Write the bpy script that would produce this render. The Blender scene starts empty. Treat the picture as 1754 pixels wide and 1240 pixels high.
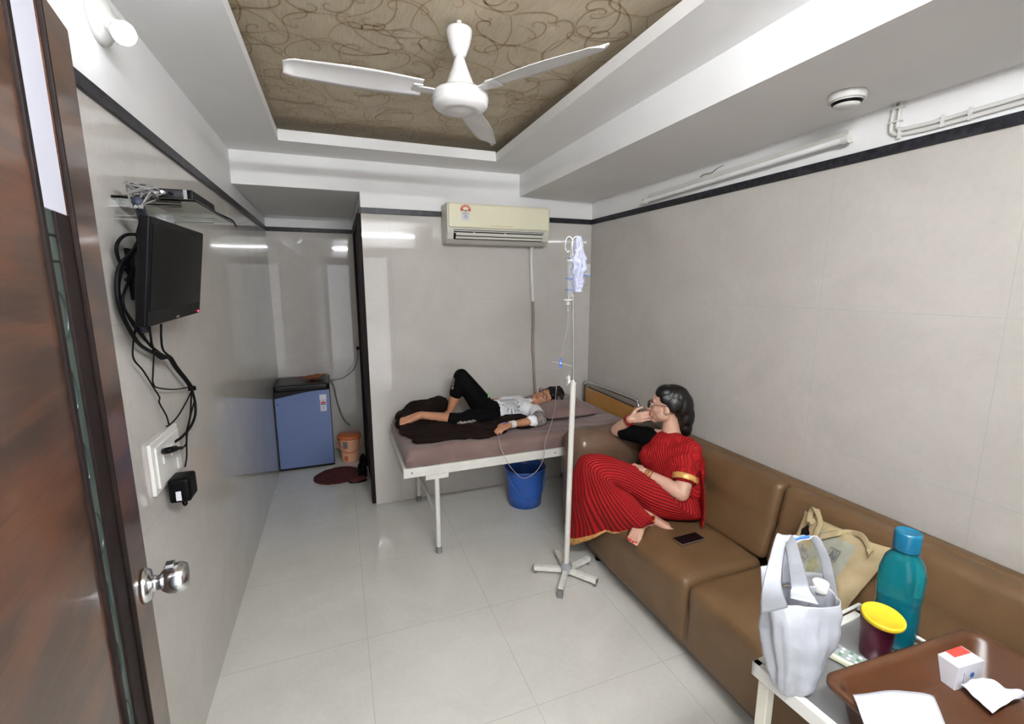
import bpy, bmesh, math, random
from mathutils import Vector, Matrix, noise, Quaternion
V = Vector
PI = math.pi
random.seed(7)
scene = bpy.context.scene
C = scene.collection

# ---------------------------------------------------------------- camera
cam_data = bpy.data.cameras.new('camera')
cam_data.sensor_fit = 'HORIZONTAL'
cam_data.sensor_width = 36.0
cam_data.lens = 783.873 / 1754 * 36.0
cam_data.clip_start = 0.02
cam = bpy.data.objects.new('camera', cam_data)
C.objects.link(cam)
cam.matrix_world = Matrix(((0.93503652, 0.06077200, -0.34930426, 0.6087),
                           (-0.35454860, 0.15635049, -0.92187299, -3.6485),
                           (-0.00141017, 0.98583025, 0.16774006, 1.7677),
                           (0, 0, 0, 1)))
scene.camera = cam
# ---------------------------------------------------------------- exposure, world
scene.view_settings.view_transform = 'Standard'
scene.view_settings.look = 'None'
scene.view_settings.gamma = 1.0
scene.view_settings.use_curve_mapping = False
scene.view_settings.exposure = 1.6
world = bpy.data.worlds.new('world')
scene.world = world
world.use_nodes = True
world.node_tree.nodes['Background'].inputs[0].default_value = (0.80, 0.82, 0.86, 1)
world.node_tree.nodes['Background'].inputs[1].default_value = 1.5  # added as even fill through the doorway, standing in for an unseen corridor
scene.cycles.blur_glossy = 0.0
TUBE_STRENGTH = 174.0
BULB_STRENGTH = 9.0

# ---------------------------------------------------------------- materials
def s2l(c):
    return tuple(((v / 12.92) if v <= 0.04045 else ((v + 0.055) / 1.055) ** 2.4) for v in c)
def hx(h):
    return s2l(tuple(int(h[i:i + 2], 16) / 255 for i in (0, 2, 4)))
class MT:
    """small node helper round one principled material"""
    def __init__(s, name, col, rough=0.5, metal=0.0, spec=0.5, coat=0.0, coat_rough=0.05, trans=0.0, alpha=1.0, emit=None, es=0.0, ior=1.45, sheen=0.0, sss=0.0):
        m = s.m = bpy.data.materials.new(name)
        m.use_nodes = True
        s.nt = m.node_tree
        b = s.b = s.nt.nodes['Principled BSDF']
        c = hx(col) if isinstance(col, str) else col
        b.inputs['Base Color'].default_value = (*c, 1)
        b.inputs['Roughness'].default_value = rough
        b.inputs['Metallic'].default_value = metal
        b.inputs['Specular IOR Level'].default_value = spec
        b.inputs['Coat Weight'].default_value = coat
        b.inputs['Coat Roughness'].default_value = coat_rough
        b.inputs['Transmission Weight'].default_value = trans
        b.inputs['Alpha'].default_value = alpha
        b.inputs['IOR'].default_value = ior
        b.inputs['Sheen Weight'].default_value = sheen
        if sss:
            b.inputs['Subsurface Weight'].default_value = sss
            b.inputs['Subsurface Scale'].default_value = 0.01
        if emit:
            b.inputs['Emission Color'].default_value = (*(hx(emit) if isinstance(emit, str) else emit), 1)
            b.inputs['Emission Strength'].default_value = es
    def n(s, t, **kw):
        nd = s.nt.nodes.new(t)
        for k, v in kw.items(): setattr(nd, k, v)
        return nd
    def l(s, a, b): s.nt.links.new(a, b)
    def coord(s, kind='Object', scale=(1, 1, 1), rot=(0, 0, 0)):
        tc = s.n('ShaderNodeTexCoord'); mp = s.n('ShaderNodeMapping')
        mp.inputs['Scale'].default_value = scale; mp.inputs['Rotation'].default_value = rot
        s.l(tc.outputs[kind], mp.inputs[0]); return mp.outputs[0]
    def noise(s, vec, scale=5, detail=3, rough=0.5, dist=0.0):
        nd = s.n('ShaderNodeTexNoise'); nd.inputs['Scale'].default_value = scale
        nd.inputs['Detail'].default_value = detail; nd.inputs['Roughness'].default_value = rough
        nd.inputs['Distortion'].default_value = dist
        s.l(vec, nd.inputs['Vector']); return nd.outputs['Fac']
    def ramp(s, fac, stops):
        r = s.n('ShaderNodeValToRGB'); e = r.color_ramp.elements
        while len(e) < len(stops): e.new(0.5)
        for i, (p, c) in enumerate(stops):
            e[i].position = p; cc = hx(c) if isinstance(c, str) else c
            e[i].color = (*cc, 1)
        s.l(fac, r.inputs[0]); return r.outputs[0]
    def base(s, out): s.l(out, s.b.inputs['Base Color'])
    def bump(s, fac, strength=0.2, dist=0.01):
        b = s.n('ShaderNodeBump'); b.inputs['Strength'].default_value = strength
        b.inputs['Distance'].default_value = dist
        s.l(fac, b.inputs['Height']); s.l(b.outputs[0], s.b.inputs['Normal'])
    def math(s, op, a, b=None, c=None):
        m = s.n('ShaderNodeMath', operation=op)
        for i, x in enumerate((a, b, c)):
            if x is None: continue
            if isinstance(x, (int, float)): m.inputs[i].default_value = x
            else: s.l(x, m.inputs[i])
        return m.outputs[0]
    def sep(s, vec):
        x = s.n('ShaderNodeSeparateXYZ'); s.l(vec, x.inputs[0]); return x.outputs
    def mix(s, fac, a, b):
        m = s.n('ShaderNodeMix', data_type='RGBA')
        for i, x in ((0, fac), (6, a), (7, b)):
            if isinstance(x, (int, float)): m.inputs[i].default_value = x
            elif isinstance(x, str): m.inputs[i].default_value = (*hx(x), 1)
            elif isinstance(x, tuple): m.inputs[i].default_value = (*x, 1)
            else: s.l(x, m.inputs[i])
        return m.outputs[2]
def noisy(name, col_a, col_b, scale=6, rough=0.5, bump=0.0, bscale=None, bdist=0.004, **kw):
    t = MT(name, col_a, rough, **kw); v = t.coord()
    t.base(t.ramp(t.noise(v, scale, 4), [(0.35, col_a), (0.68, col_b)]))
    if bump: t.bump(t.noise(v, bscale or scale * 4, 4), bump, bdist)
    return t.m

def tile_mat(name, col_a, col_b, grout, axes, size, off, rough, coat=0.0, cr=0.03, spec=0.5, gw=0.0025):
    t = MT(name, col_a, rough, coat=coat, coat_rough=cr, spec=spec)
    v = t.coord('Object')
    o = t.sep(v)
    masks = []
    for ax, sz, of in zip(axes, size, off):
        a = t.math('ADD', o[ax], of)
        a = t.math('DIVIDE', a, sz)
        fr = t.math('FRACT', a)
        d = t.math('ABSOLUTE', t.math('SUBTRACT', fr, 0.5))
        masks.append(t.math('GREATER_THAN', d, 0.5 - gw / sz / 2))
    g = t.math('MAXIMUM', masks[0], masks[1])
    n1 = t.noise(v, 2.2, 6, 0.6, 0.8); n2 = t.noise(v, 45, 3)
    nn = t.math('MULTIPLY_ADD', n2, 0.25, t.math('MULTIPLY', n1, 0.75))
    col = t.ramp(nn, [(0.36, col_a), (0.64, col_b)])
    t.base(t.mix(g, col, grout))
    return t.m
M = {}
M['wall_tile_x'] = tile_mat('beige glazed wall tile side', 'b3aea7', 'bdb8b1', 'a9a5a0', (1, 2), (0.655, 0.655), (2.128, 0.315), 0.035, gw=0.0018)
M['wall_tile_y'] = tile_mat('beige glazed wall tile back', 'b3aea7', 'bdb8b1', 'a9a5a0', (0, 2), (0.655, 0.655), (0.30, 0.315), 0.035, gw=0.0018)
M['floor_tile'] = tile_mat('polished vitrified floor tile', 'bebcb4', 'cac8c0', 'aaa8a1', (0, 1), (0.65, 0.65), (0.0, 1.47 - 1.30), 0.04, gw=0.003)
M['paint'] = noisy('white wall paint', 'dfdedc', 'e5e4e2', 2, 0.6, 0.04, 50, 0.001)
M['ceil_paint'] = noisy('white ceiling paint', 'dfdedc', 'e5e4e2', 2, 0.6, 0.04, 50, 0.001)
M['granite'] = noisy('dark granite border', '131216', '2f2e33', 40, 0.4, spec=.3)
M['white_enamel'] = noisy('white enamelled steel', 'c9c7bf', 'd2d0c8', 8, 0.35)
M['white_plastic'] = noisy('white plastic', 'c9c7c1', 'd2d0ca', 5, 0.35)
M['fan_white'] = noisy('white fan enamel', 'cfcdcb', 'd8d6d4', 5, 0.25)
M['grey_rubber'] = noisy('grey rubber', '6e6c6a', '7b7977', 15, 0.6)
M['black_plastic'] = noisy('black plastic', '050506', '09090a', 20, 0.42, spec=.12)
M['black_cable'] = noisy('black cable', '050506', '0a0a0c', 20, 0.55, spec=.15)
M['chrome'] = noisy('brushed steel', 'c2c2c4', 'd4d4d6', 30, 0.2, metal=1.0)
M['dull_steel'] = noisy('dull stainless steel sheet', '8f9192', 'a2a4a5', 4, 0.38, metal=0.75)
M['leather'] = noisy('brown leatherette', '5d462d', '664d32', 6, 0.42, 0.25, 260, 0.0006)
M['arm_leather'] = noisy('worn shiny brown leatherette', '5c4738', '685242', 5, 0.24, 0.5, 22, 0.004)
M['blue_plastic'] = noisy('blue bucket plastic', '28539c', '305daa', 3, 0.35)
M['orange_plastic'] = noisy('orange plastic', 'c0683a', 'c9713f', 5, 0.4)
M['peach_plastic'] = noisy('peach plastic', 'dba384', 'e2ab8c', 5, 0.4)
M['sheet'] = noisy('brown bed sheet', '6a5550', '745e58', 9, 0.85, 0.3, 380, 0.0008, sheen=0.2)
M['blanket'] = noisy('dark brown blanket', '130907', '190d0b', 14, 0.9, 0.4, 300, 0.001, spec=.15)
M['maroon_mat'] = noisy('maroon door mat', '3a0f12', '4a171a', 30, 0.95, 0.6, 200, 0.003)
M['skin'] = noisy('light brown skin', 'bf9580', 'c79d88', 12, 0.5, 0.1, 240, 0.0005, sss=0.12)
M['child_skin'] = noisy('brown skin', 'a87658', 'b28062', 12, 0.5, 0.1, 240, 0.0005, sss=0.12)
M['lips'] = noisy('lip skin', '9c4a44', 'a5524b', 30, 0.4)
M['nail'] = noisy('red nail polish', 'a32a2a', 'b03535', 30, 0.2)
M['red_bangle'] = noisy('red bangle glass', '7a1414', '8e1c1c', 30, 0.2)
M['gold_metal'] = noisy('gold metal', 'd8a84e', 'e2b866', 30, 0.25, metal=0.9)
M['black_cloth'] = noisy('black cloth', '020203', '040406', 20, 0.85, 0.3, 300, 0.0008, spec=.12)
M['gold_zari'] = noisy('gold zari border', 'b98546', 'd8a863', 40, 0.4, 0.4, 300, 0.0008, metal=0.25)
M['white_cloth'] = noisy('white cotton', 'd6d6d8', 'e2e2e4', 10, 0.8, 0.3, 250, 0.001)
M['eye_white'] = noisy('eye white', 'e6e2dc', 'ece8e2', 30, 0.2)
M['eye_dark'] = noisy('dark iris', '1c110c', '24160f', 30, 0.1)
M['yellow_lid'] = noisy('yellow plastic lid', 'c8a81c', 'd0b024', 5, 0.4)
M['remote_grey'] = noisy('grey remote face', '8b9490', '959e9a', 15, 0.45)
M['cream_plastic'] = noisy('cream plastic', 'd9d5b8', 'dedabe', 3, 0.35)
M['ac_grey'] = noisy('pale grey plastic', 'bcb9ae', 'c6c3b8', 3, 0.4)
M['tray_brown'] = noisy('brown moulded plastic', '402411', '482a15', 5, 0.36)
M['paper'] = noisy('white paper', 'c6c6cf', 'ceced7', 3, 0.7)
M['box_card'] = noisy('white coated card', 'c6c5ca', 'd0cfd4', 3, 0.5)
M['red_print'] = noisy('red print', 'bb4038', 'c44840', 20, 0.5)
M['blue_print'] = noisy('blue print', '3a62b4', '4470c0', 20, 0.5)
M['grey_print'] = noisy('grey print', '6c6c70', '78787c', 20, 0.5)
M['green_print'] = noisy('green print', '4e7d5a', '5b8a66', 20, 0.5)
M['dark_wood'] = noisy('dark door frame wood', '120b09', '1a110e', 12, 0.6, spec=.15)
M['ply'] = noisy('tan laminate', 'a9793f', 'b58548', 6, 0.45)
M['glass'] = MT('clear green glass', (0.80, 0.92, 0.86), 0.03, trans=1.0, ior=1.45).m
M['tube_lit'] = MT('lit tube', (1, 1, 1), 0.4, emit=(0.93, 0.96, 1.0), es=TUBE_STRENGTH).m
M['bulb_lit'] = MT('lit bulb', (1, 1, 1), 0.4, emit=(0.84, 0.90, 1.0), es=BULB_STRENGTH).m
M['red_led'] = MT('red standby light', (0.8, 0.0, 0.05), 0.4, emit=(1.0, 0.02, 0.06), es=4.0).m
M['tube_off'] = noisy('unlit frosted tube glass', 'dcdcda', 'e6e6e4', 6, 0.2)
M['screen'] = noisy('dark screen', '030303', '060606', 3, 0.22, spec=.12)
M['clear_plastic'] = MT('clear plastic', (0.92, 0.94, 0.98), 0.12, trans=0.85, ior=1.2).m
M['frost_bag'] = noisy('thin white carry bag plastic', 'b4b6bb', 'c0c2c7', 8, 0.28, 0.5, 24, 0.006, trans=0.25, alpha=0.9)
M['drip_bag'] = noisy('white crinkled plastic', 'c9cde6', 'dde0f4', 10, 0.3, 0.6, 40, 0.006, trans=0.2, alpha=0.92)
M['teal_plastic'] = MT('teal bottle plastic', (0.02, 0.42, 0.50), 0.08, trans=0.8, ior=1.25).m
M['teal_water'] = noisy('water in teal bottle', '0a6c86', '0d7792', 3, 0.1, trans=0.45)
M['teal_cap'] = noisy('teal cap', '0b5672', '0e607e', 4, 0.3)
M['maroon_plastic'] = noisy('maroon plastic', '4a1828', '551d30', 4, 0.3)
M['lens'] = MT('tinted spectacle lens', hx('4a2f38'), 0.05, trans=0.3, alpha=0.8).m
M['tote'] = noisy('cream canvas', 'a3916d', 'b3a17e', 12, 0.9, 0.5, 300, 0.001)
M['tote_print'] = noisy('pale green print', '98988a', 'a5a594', 8, 0.9)
M['green_pen'] = noisy('green plastic', '6fae5c', '7cba68', 10, 0.4)
M['hair'] = None
t = MT('black hair', '0b0807', 0.42, spec=0.4); v = t.coord('Object', (60, 60, 14))
t.base(t.ramp(t.noise(v, 1.0, 4), [(0.3, '050403'), (0.75, '120d0b')])); t.bump(t.noise(v, 2.5, 3), 0.35, 0.002); M['hair'] = t.m
# fridge blue gradient steel look is a plain painted metal
M['fridge_blue'] = noisy('metallic blue fridge door', '5d6d93', '637399', 2, 0.35, metal=0.3)
M['black_gloss'] = noisy('glossy black plastic', '08080a', '0c0c0f', 4, 0.35, spec=.25)
# door wood: grain runs along the leaf width
t = MT('dark walnut laminate', '4a2c1c', 0.28, coat=0.4, coat_rough=0.1)
v = t.coord('Object', (1.5, 1.5, 7.0))
n1 = t.noise(v, 1.3, 5, 0.6, 0.5); n2 = t.noise(t.coord('Object', (2, 2, 60)), 3, 3)
nn = t.math('MULTIPLY_ADD', n2, 0.25, t.math('MULTIPLY', n1, 0.8))
t.base(t.ramp(nn, [(0.30, '1a100b'), (0.48, '362217'), (0.60, '543421'), (0.72, '2a1a12')])); M['walnut'] = t.m
t = MT('etched green glass', '3a554d', 0.3); M['etched'] = t.m
v = t.coord('Object'); t.base(t.ramp(t.noise(v, 6, 2), [(0.3, '2c3733'), (0.7, '3c4843')]))
M['etch_line'] = noisy('dark etched line', '16211e', '1e2b27', 20, 0.3)
M['frost_white'] = noisy('white door panel', 'aeaeb8', 'b6b6c0', 3, 0.5)
# wallpaper
t = MT('tan textured wallpaper', '8f7f68', 0.6)
v = t.coord('Object', (1, 1, 1)); nz = t.noise(t.coord('Object', (160, 12, 1)), 1, 4)
n3 = t.noise(v, 7, 3)
t.base(t.ramp(t.math('MULTIPLY_ADD', nz, 0.6, t.math('MULTIPLY', n3, 0.4)), [(0.35, 'b0a188'), (0.65, 'c3b69e')]))
t.bump(nz, 0.3, 0.002); M['wallpaper'] = t.m
M['scroll'] = noisy('golden brown scroll print', '98805c', 'a58c66', 20, 0.5)
# saree
t = MT('red striped saree cloth', 'b01818', 0.75, spec=.2)
uv = t.n('ShaderNodeUVMap'); o = t.sep(uv.outputs[0])
w = t.math('SINE', t.math('MULTIPLY', o[0], 2 * PI * 44))
nv = t.noise(t.coord('Object'), 9, 2)
red = t.mix(nv, 'a41416', '941113')
stripe = t.math('GREATER_THAN', w, 0.35)
t.base(t.mix(stripe, red, '640c0e')); t.bump(w, 0.35, 0.003); M['saree'] = t.m
t = MT('red saree drape cloth', 'b01818', 0.75, spec=.2)
v = t.coord('Object', (1, 1, 1), (0.5, 0.25, 0.0)); o = t.sep(v)
nd = t.noise(v, 3.0, 2)
w = t.math('SINE', t.math('MULTIPLY_ADD', nd, 9.0, t.math('MULTIPLY', o[1], 480)))
t.base(t.ramp(t.math('MULTIPLY_ADD', w, 0.5, 0.5), [(0.1, '820f11'), (0.8, '9e1315')]))
t.bump(w, 0.5, 0.004); M['saree_drape'] = t.m
t = MT('spotted grey cloth', '6a6460', 0.8); vo = t.n('ShaderNodeTexVoronoi'); vo.inputs['Scale'].default_value = 85
t.l(t.coord('Object'), vo.inputs['Vector'])
t.base(t.ramp(vo.outputs['Distance'], [(0.25, '1b1716'), (0.5, '8b827c')])); M['spotted'] = t.m

# ---------------------------------------------------------------- object helpers
def empty(name, loc, label=None, cat=None, group=None):
    o = bpy.data.objects.new(name, None); o.empty_display_size = 0.05
    o.location = loc; C.objects.link(o)
    if label: tag(o, label, cat, group)
    return o
def tag(o, label, cat, group=None):
    o['label'] = label; o['category'] = cat
    if group: o['group'] = group
    return o
class MB:
    """collects shapes into one mesh; world coordinates"""
    def __init__(s): s.v = []; s.f = []; s.mi = []; s.uv = {}; s.sm = []
    def add(s, vs, fs, mi=0, smooth=True, uvs=None):
        k = len(s.v); s.v += [tuple(v) for v in vs]
        for i, f in enumerate(fs):
            s.f.append([k + j for j in f]); s.mi.append(mi); s.sm.append(smooth)
            if uvs: s.uv[len(s.f) - 1] = uvs[i]
        return s
    def box(s, a, b, mi=0):
        (x0, y0, z0), (x1, y1, z1) = a, b
        x0, x1 = min(x0, x1), max(x0, x1); y0, y1 = min(y0, y1), max(y0, y1); z0, z1 = min(z0, z1), max(z0, z1)
        vs = [(x, y, z) for z in (z0, z1) for y in (y0, y1) for x in (x0, x1)]
        return s.add(vs, [(0, 2, 3, 1), (4, 5, 7, 6), (0, 1, 5, 4), (2, 6, 7, 3), (0, 4, 6, 2), (1, 3, 7, 5)], mi, False)
    def obox(s, c, ax, ay, az, mi=0):
        c, ax, ay, az = V(c), V(ax), V(ay), V(az)
        vs = [c + ax * i + ay * j + az * k for k in (-1, 1) for j in (-1, 1) for i in (-1, 1)]
        return s.add(vs, [(0, 2, 3, 1), (4, 5, 7, 6), (0, 1, 5, 4), (2, 6, 7, 3), (0, 4, 6, 2), (1, 3, 7, 5)], mi, False)
    def cyl(s, p, q, r1, r2=None, n=20, mi=0, caps=True, smooth=True):
        p, q = V(p), V(q); r2 = r1 if r2 is None else r2
        d = (q - p).normalized(); a = d.orthogonal().normalized(); b = d.cross(a)
        vs = [];
        for c, r in ((p, r1), (q, r2)):
            for i in range(n):
                t = 2 * PI * i / n; vs.append(c + (a * math.cos(t) + b * math.sin(t)) * r)
        fs = [(i, (i + 1) % n, n + (i + 1) % n, n + i) for i in range(n)]
        s.add(vs, fs, mi, smooth)
        if caps:
            s.add(vs[:n], [tuple(range(n))[::-1]], mi, False); s.add(vs[n:], [tuple(range(n))], mi, False)
        return s
    def ell(s, c, rx, ry=None, rz=None, frame=None, n=14, mi=0):
        c = V(c); ry = rx if ry is None else ry; rz = rx if rz is None else rz
        X, Y, Z = frame if frame else (V((1, 0, 0)), V((0, 1, 0)), V((0, 0, 1)))
        m = n * 2; vs = [c + Z * rz]; fs = []
        for i in range(1, n):
            th = PI * i / n
            for j in range(m):
                ph = 2 * PI * j / m
                vs.append(c + X * rx * math.sin(th) * math.cos(ph) + Y * ry * math.sin(th) * math.sin(ph) + Z * rz * math.cos(th))
        vs.append(c - Z * rz)
        for j in range(m): fs.append((0, 1 + j, 1 + (j + 1) % m))
        for i in range(n - 2):
            for j in range(m):
                a = 1 + i * m + j; b = 1 + i * m + (j + 1) % m
                fs.append((a, a + m, b + m, b))
        L = len(vs) - 1; k = 1 + (n - 2) * m
        for j in range(m): fs.append((L, k + (j + 1) % m, k + j))
        return s.add(vs, fs, mi)
    def cap(s, p, q, r1, r2=None, n=10, mi=0):
        r2 = r1 if r2 is None else r2
        s.ell(p, r1, n=max(6, n // 2 + 2), mi=mi); s.ell(q, r2, n=max(6, n // 2 + 2), mi=mi)
        if (V(q) - V(p)).length > 1e-5: s.cyl(p, q, r1, r2, n=n * 2, mi=mi)
        return s
    def chain(s, pts, mi=0):
        for (p, r), (q, r2) in zip(pts, pts[1:]): s.cap(p, q, r, r2, mi=mi)
        return s
    def tube(s, pts, r, n=8, res=6, mi=0, closed=False, flat=None, up=None):
        P = curve(pts, res, closed); m = len(P); vs = []; prev = None
        for i, p in enumerate(P):
            a = P[(i + 1) % m] if (closed or i < m - 1) else P[i]; b = P[i - 1] if (closed or i > 0) else P[i]
            d = (a - b).normalized()
            if up is not None:
                e = V(up); e = (e - d * e.dot(d)).normalized()
            else:
                e = d.orthogonal().normalized() if prev is None else (prev - d * prev.dot(d)).normalized()
            prev = e; g = d.cross(e)
            rr = r(i / max(1, m - 1)) if callable(r) else r
            r2 = rr if flat is None else flat
            for j in range(n):
                t = 2 * PI * j / n; vs.append(p + e * rr * math.cos(t) + g * r2 * math.sin(t))
        fs = []
        for i in range(m if closed else m - 1):
            for j in range(n):
                a = i * n + j; b = i * n + (j + 1) % n; c2 = ((i + 1) % m) * n
                fs.append((a, b, c2 + (j + 1) % n, c2 + j))
        if not closed: fs += [tuple(range(n))[::-1], tuple(range((m - 1) * n, m * n))]
        return s.add(vs, fs, mi)
    def lathe(s, prof, c=(0, 0, 0), axis=(0, 0, 1), n=40, mi=0, caps=True):
        c = V(c); d = V(axis).normalized(); a = d.orthogonal().normalized(); b = d.cross(a)
        vs = []
        for r, h in prof:
            for i in range(n):
                t = 2 * PI * i / n; vs.append(c + d * h + (a * math.cos(t) + b * math.sin(t)) * r)
        fs = [(k * n + i, k * n + (i + 1) % n, (k + 1) * n + (i + 1) % n, (k + 1) * n + i) for k in range(len(prof) - 1) for i in range(n)]
        if caps: fs += [tuple(range(n))[::-1], tuple(range((len(prof) - 1) * n, len(prof) * n))]
        return s.add(vs, fs, mi)
    def rbox(s, a, b, r, n=10, fn=None, mi=0):
        a, b = V(a), V(b); c = (a + b) / 2; h = (b - a) / 2
        ns = [n] * 3 if isinstance(n, int) else n
        vs = []; fs = []; idx = {}
        def vert(p):
            k = tuple(round(t, 5) for t in p)
            if k in idx: return idx[k]
            q = V([p[i] * h[i] for i in range(3)]); inner = V([max(-(h[i] - r), min(h[i] - r, q[i])) for i in range(3)])
            d = q - inner
            if d.length > 1e-9:
                mx = max(abs(t) for t in d)
                q = inner + d.normalized() * min(r, r) * (mx / r if mx < r * 0.999 else 1.0)
            w = c + q
            if fn: w = V(fn(w))
            idx[k] = len(vs); vs.append(w); return idx[k]
        def lin(i, m, ax):   # cluster samples near the rounded edge
            t = -1 + 2 * i / m
            return math.copysign(1 - (1 - abs(t)) ** 1.5, t) if t else 0.0
        for ax in range(3):
            u, v_ = [(1, 2), (2, 0), (0, 1)][ax]
            for sg in (-1, 1):
                for i in range(ns[u]):
                    for j in range(ns[v_]):
                        q = []
                        for di, dj in ((0, 0), (1, 0), (1, 1), (0, 1)):
                            p = [0, 0, 0]; p[ax] = sg; p[u] = lin(i + di, ns[u], u); p[v_] = lin(j + dj, ns[v_], v_)
                            q.append(vert(p))
                        fs.append(tuple(q) if sg > 0 else tuple(q[::-1]))
        return s.add(vs, fs, mi)
    def loft(s, rings, n=48, m=8, fn=None, mi=0, caps=True, mifn=None):
        """rings: list of (centre, axis a, axis b); fn(u, v, p, centre) -> p"""
        K = len(rings); cs = [[V(x) for x in r] for r in rings]
        cen = curve([r[0] for r in cs], m); A = curve([r[1] for r in cs], m); B = curve([r[2] for r in cs], m)
        T = len(cen); vs = []
        for k in range(T):
            for i in range(n):
                t = 2 * PI * i / n
                p = cen[k] + A[k] * math.cos(t) + B[k] * math.sin(t)
                if fn: p = fn(i / n, k / (T - 1), p, cen[k])
                vs.append(p)
        base = len(s.f)
        for k in range(T - 1):
            for i in range(n):
                f = (k * n + i, k * n + (i + 1) % n, (k + 1) * n + (i + 1) % n, (k + 1) * n + i)
                uv = [(i / n, k / T), ((i + 1) / n, k / T), ((i + 1) / n, (k + 1) / T), (i / n, (k + 1) / T)]
                if k == 0 and i == 0: off = len(s.v); s.v += [tuple(v) for v in vs]
                s.f.append([off + j for j in f]); s.mi.append(mifn(i / n, k / (T - 1)) if mifn else mi); s.sm.append(True)
                s.uv[len(s.f) - 1] = uv
        if caps:
            s.f.append([off + i for i in range(n)][::-1]); s.mi.append(mi); s.sm.append(False)
            s.f.append([off + (T - 1) * n + i for i in range(n)]); s.mi.append(mi); s.sm.append(False)
        return s
    def grid(s, fn, nu, nv, mi=0, mifn=None):
        """fn(u,v)->point, one sheet"""
        off = len(s.v)
        for j in range(nv + 1):
            for i in range(nu + 1): s.v.append(tuple(fn(i / nu, j / nv)))
        for j in range(nv):
            for i in range(nu):
                a = off + j * (nu + 1) + i
                s.f.append([a, a + 1, a + nu + 2, a + nu + 1]); s.sm.append(True)
                s.mi.append(mifn((i + .5) / nu, (j + .5) / nv) if mifn else mi)
                s.uv[len(s.f) - 1] = [(i / nu, j / nv), ((i + 1) / nu, j / nv), ((i + 1) / nu, (j + 1) / nv), (i / nu, (j + 1) / nv)]
        return s
    def build(s, name, mats, parent=None, bevel=0.0, solid=0.0, auto=None, remesh=0.0, smooth=0, sub=0, seg=2, disp=None, origin=None):
        me = bpy.data.meshes.new(name); me.from_pydata(s.v, [], s.f); me.validate(); 
        mats = mats if isinstance(mats, (list, tuple)) else [mats]
        for m in mats: me.materials.append(M[m] if isinstance(m, str) else m)
        if len(me.polygons) == len(s.f):
            me.polygons.foreach_set('material_index', s.mi); me.polygons.foreach_set('use_smooth', s.sm)
            if s.uv:
                ul = me.uv_layers.new(name='UVMap').data
                for fi, uvs in s.uv.items():
                    for li, uv in zip(me.polygons[fi].loop_indices, uvs): ul[li].uv = uv
        me.update()
        o = bpy.data.objects.new(name, me); C.objects.link(o)
        if remesh or disp:
            if remesh:
                r = o.modifiers.new('r', 'REMESH'); r.mode = 'VOXEL'; r.voxel_size = remesh; r.use_smooth_shade = True
            if smooth:
                sm = o.modifiers.new('s', 'SMOOTH'); sm.factor = 0.5; sm.iterations = smooth
            dg = bpy.context.evaluated_depsgraph_get(); dg.update()
            ev = bpy.data.meshes.new_from_object(o.evaluated_get(dg))
            o.modifiers.clear(); old = o.data; o.data = ev; ev.name = name; bpy.data.meshes.remove(old); me = ev
            if not me.materials:
                for m in mats: me.materials.append(M[m] if isinstance(m, str) else m)
            for p in me.polygons: p.material_index = 0
            me.polygons.foreach_set('use_smooth', [True] * len(me.polygons))
            if disp:
                nrm = [v.normal.copy() for v in me.vertices]
                for v, nn in zip(me.vertices, nrm): v.co = v.co + nn * disp(v.co)
            me.update()
        # recalc outward normals
        bm = bmesh.new(); bm.from_mesh(me); bmesh.ops.recalc_face_normals(bm, faces=bm.faces[:]); bm.to_mesh(me); bm.free()
        # origin
        if origin is None:
            xs = [v.co for v in me.vertices]
            lo = V([min(v[i] for v in xs) for i in range(3)]); hi = V([max(v[i] for v in xs) for i in range(3)])
            org = V(((lo.x + hi.x) / 2, (lo.y + hi.y) / 2, lo.z))
        else: org = V((0, 0, 0)) if origin == 'world' else V(origin)
        if origin != 'world':
            me.transform(Matrix.Translation(-org)); o.location = org
        if parent is not None:
            o.parent = parent; o.location = o.location - abs_loc(parent)
        if solid:
            so = o.modifiers.new('solid', 'SOLIDIFY'); so.thickness = solid; so.offset = 0
        if bevel:
            b = o.modifiers.new('bevel', 'BEVEL'); b.width = bevel; b.segments = seg; b.limit_method = 'ANGLE'; b.angle_limit = math.radians(40)
        if sub:
            sb = o.modifiers.new('sub', 'SUBSURF'); sb.levels = sub; sb.render_levels = sub
        return o
def abs_loc(o):
    l = V(o.location)
    while o.parent: o = o.parent; l += V(o.location)
    return l
def curve(pts, res=6, closed=False):
    P = [V(p) for p in pts]; n = len(P)
    if n < 3 and not closed:
        return [P[0].lerp(P[1], i / res) for i in range(res + 1)]
    out = []
    for i in range(n if closed else n - 1):
        p1, p2 = P[i], P[(i + 1) % n]
        p0 = P[i - 1] if (closed or i > 0) else p1 * 2 - p2
        p3 = P[(i + 2) % n] if (closed or i < n - 2) else p2 * 2 - p1
        for k in range(res):
            t = k / res
            out.append(0.5 * ((2 * p1) + (p2 - p0) * t + (2 * p0 - 5 * p1 + 4 * p2 - p3) * t * t + (3 * p1 - p0 - 3 * p2 + p3) * t ** 3))
    if not closed: out.append(P[-1])
    return out
def struct(o): o['kind'] = 'structure'; return o
def paint(o, spots):
    """give faces near a point another material slot: (centre, radius, slot)"""
    me = o.data; off = abs_loc(o)
    for p in me.polygons:
        c = p.center + off
        for q, r, k in spots:
            if (c - V(q)).length < r: p.material_index = k
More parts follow.
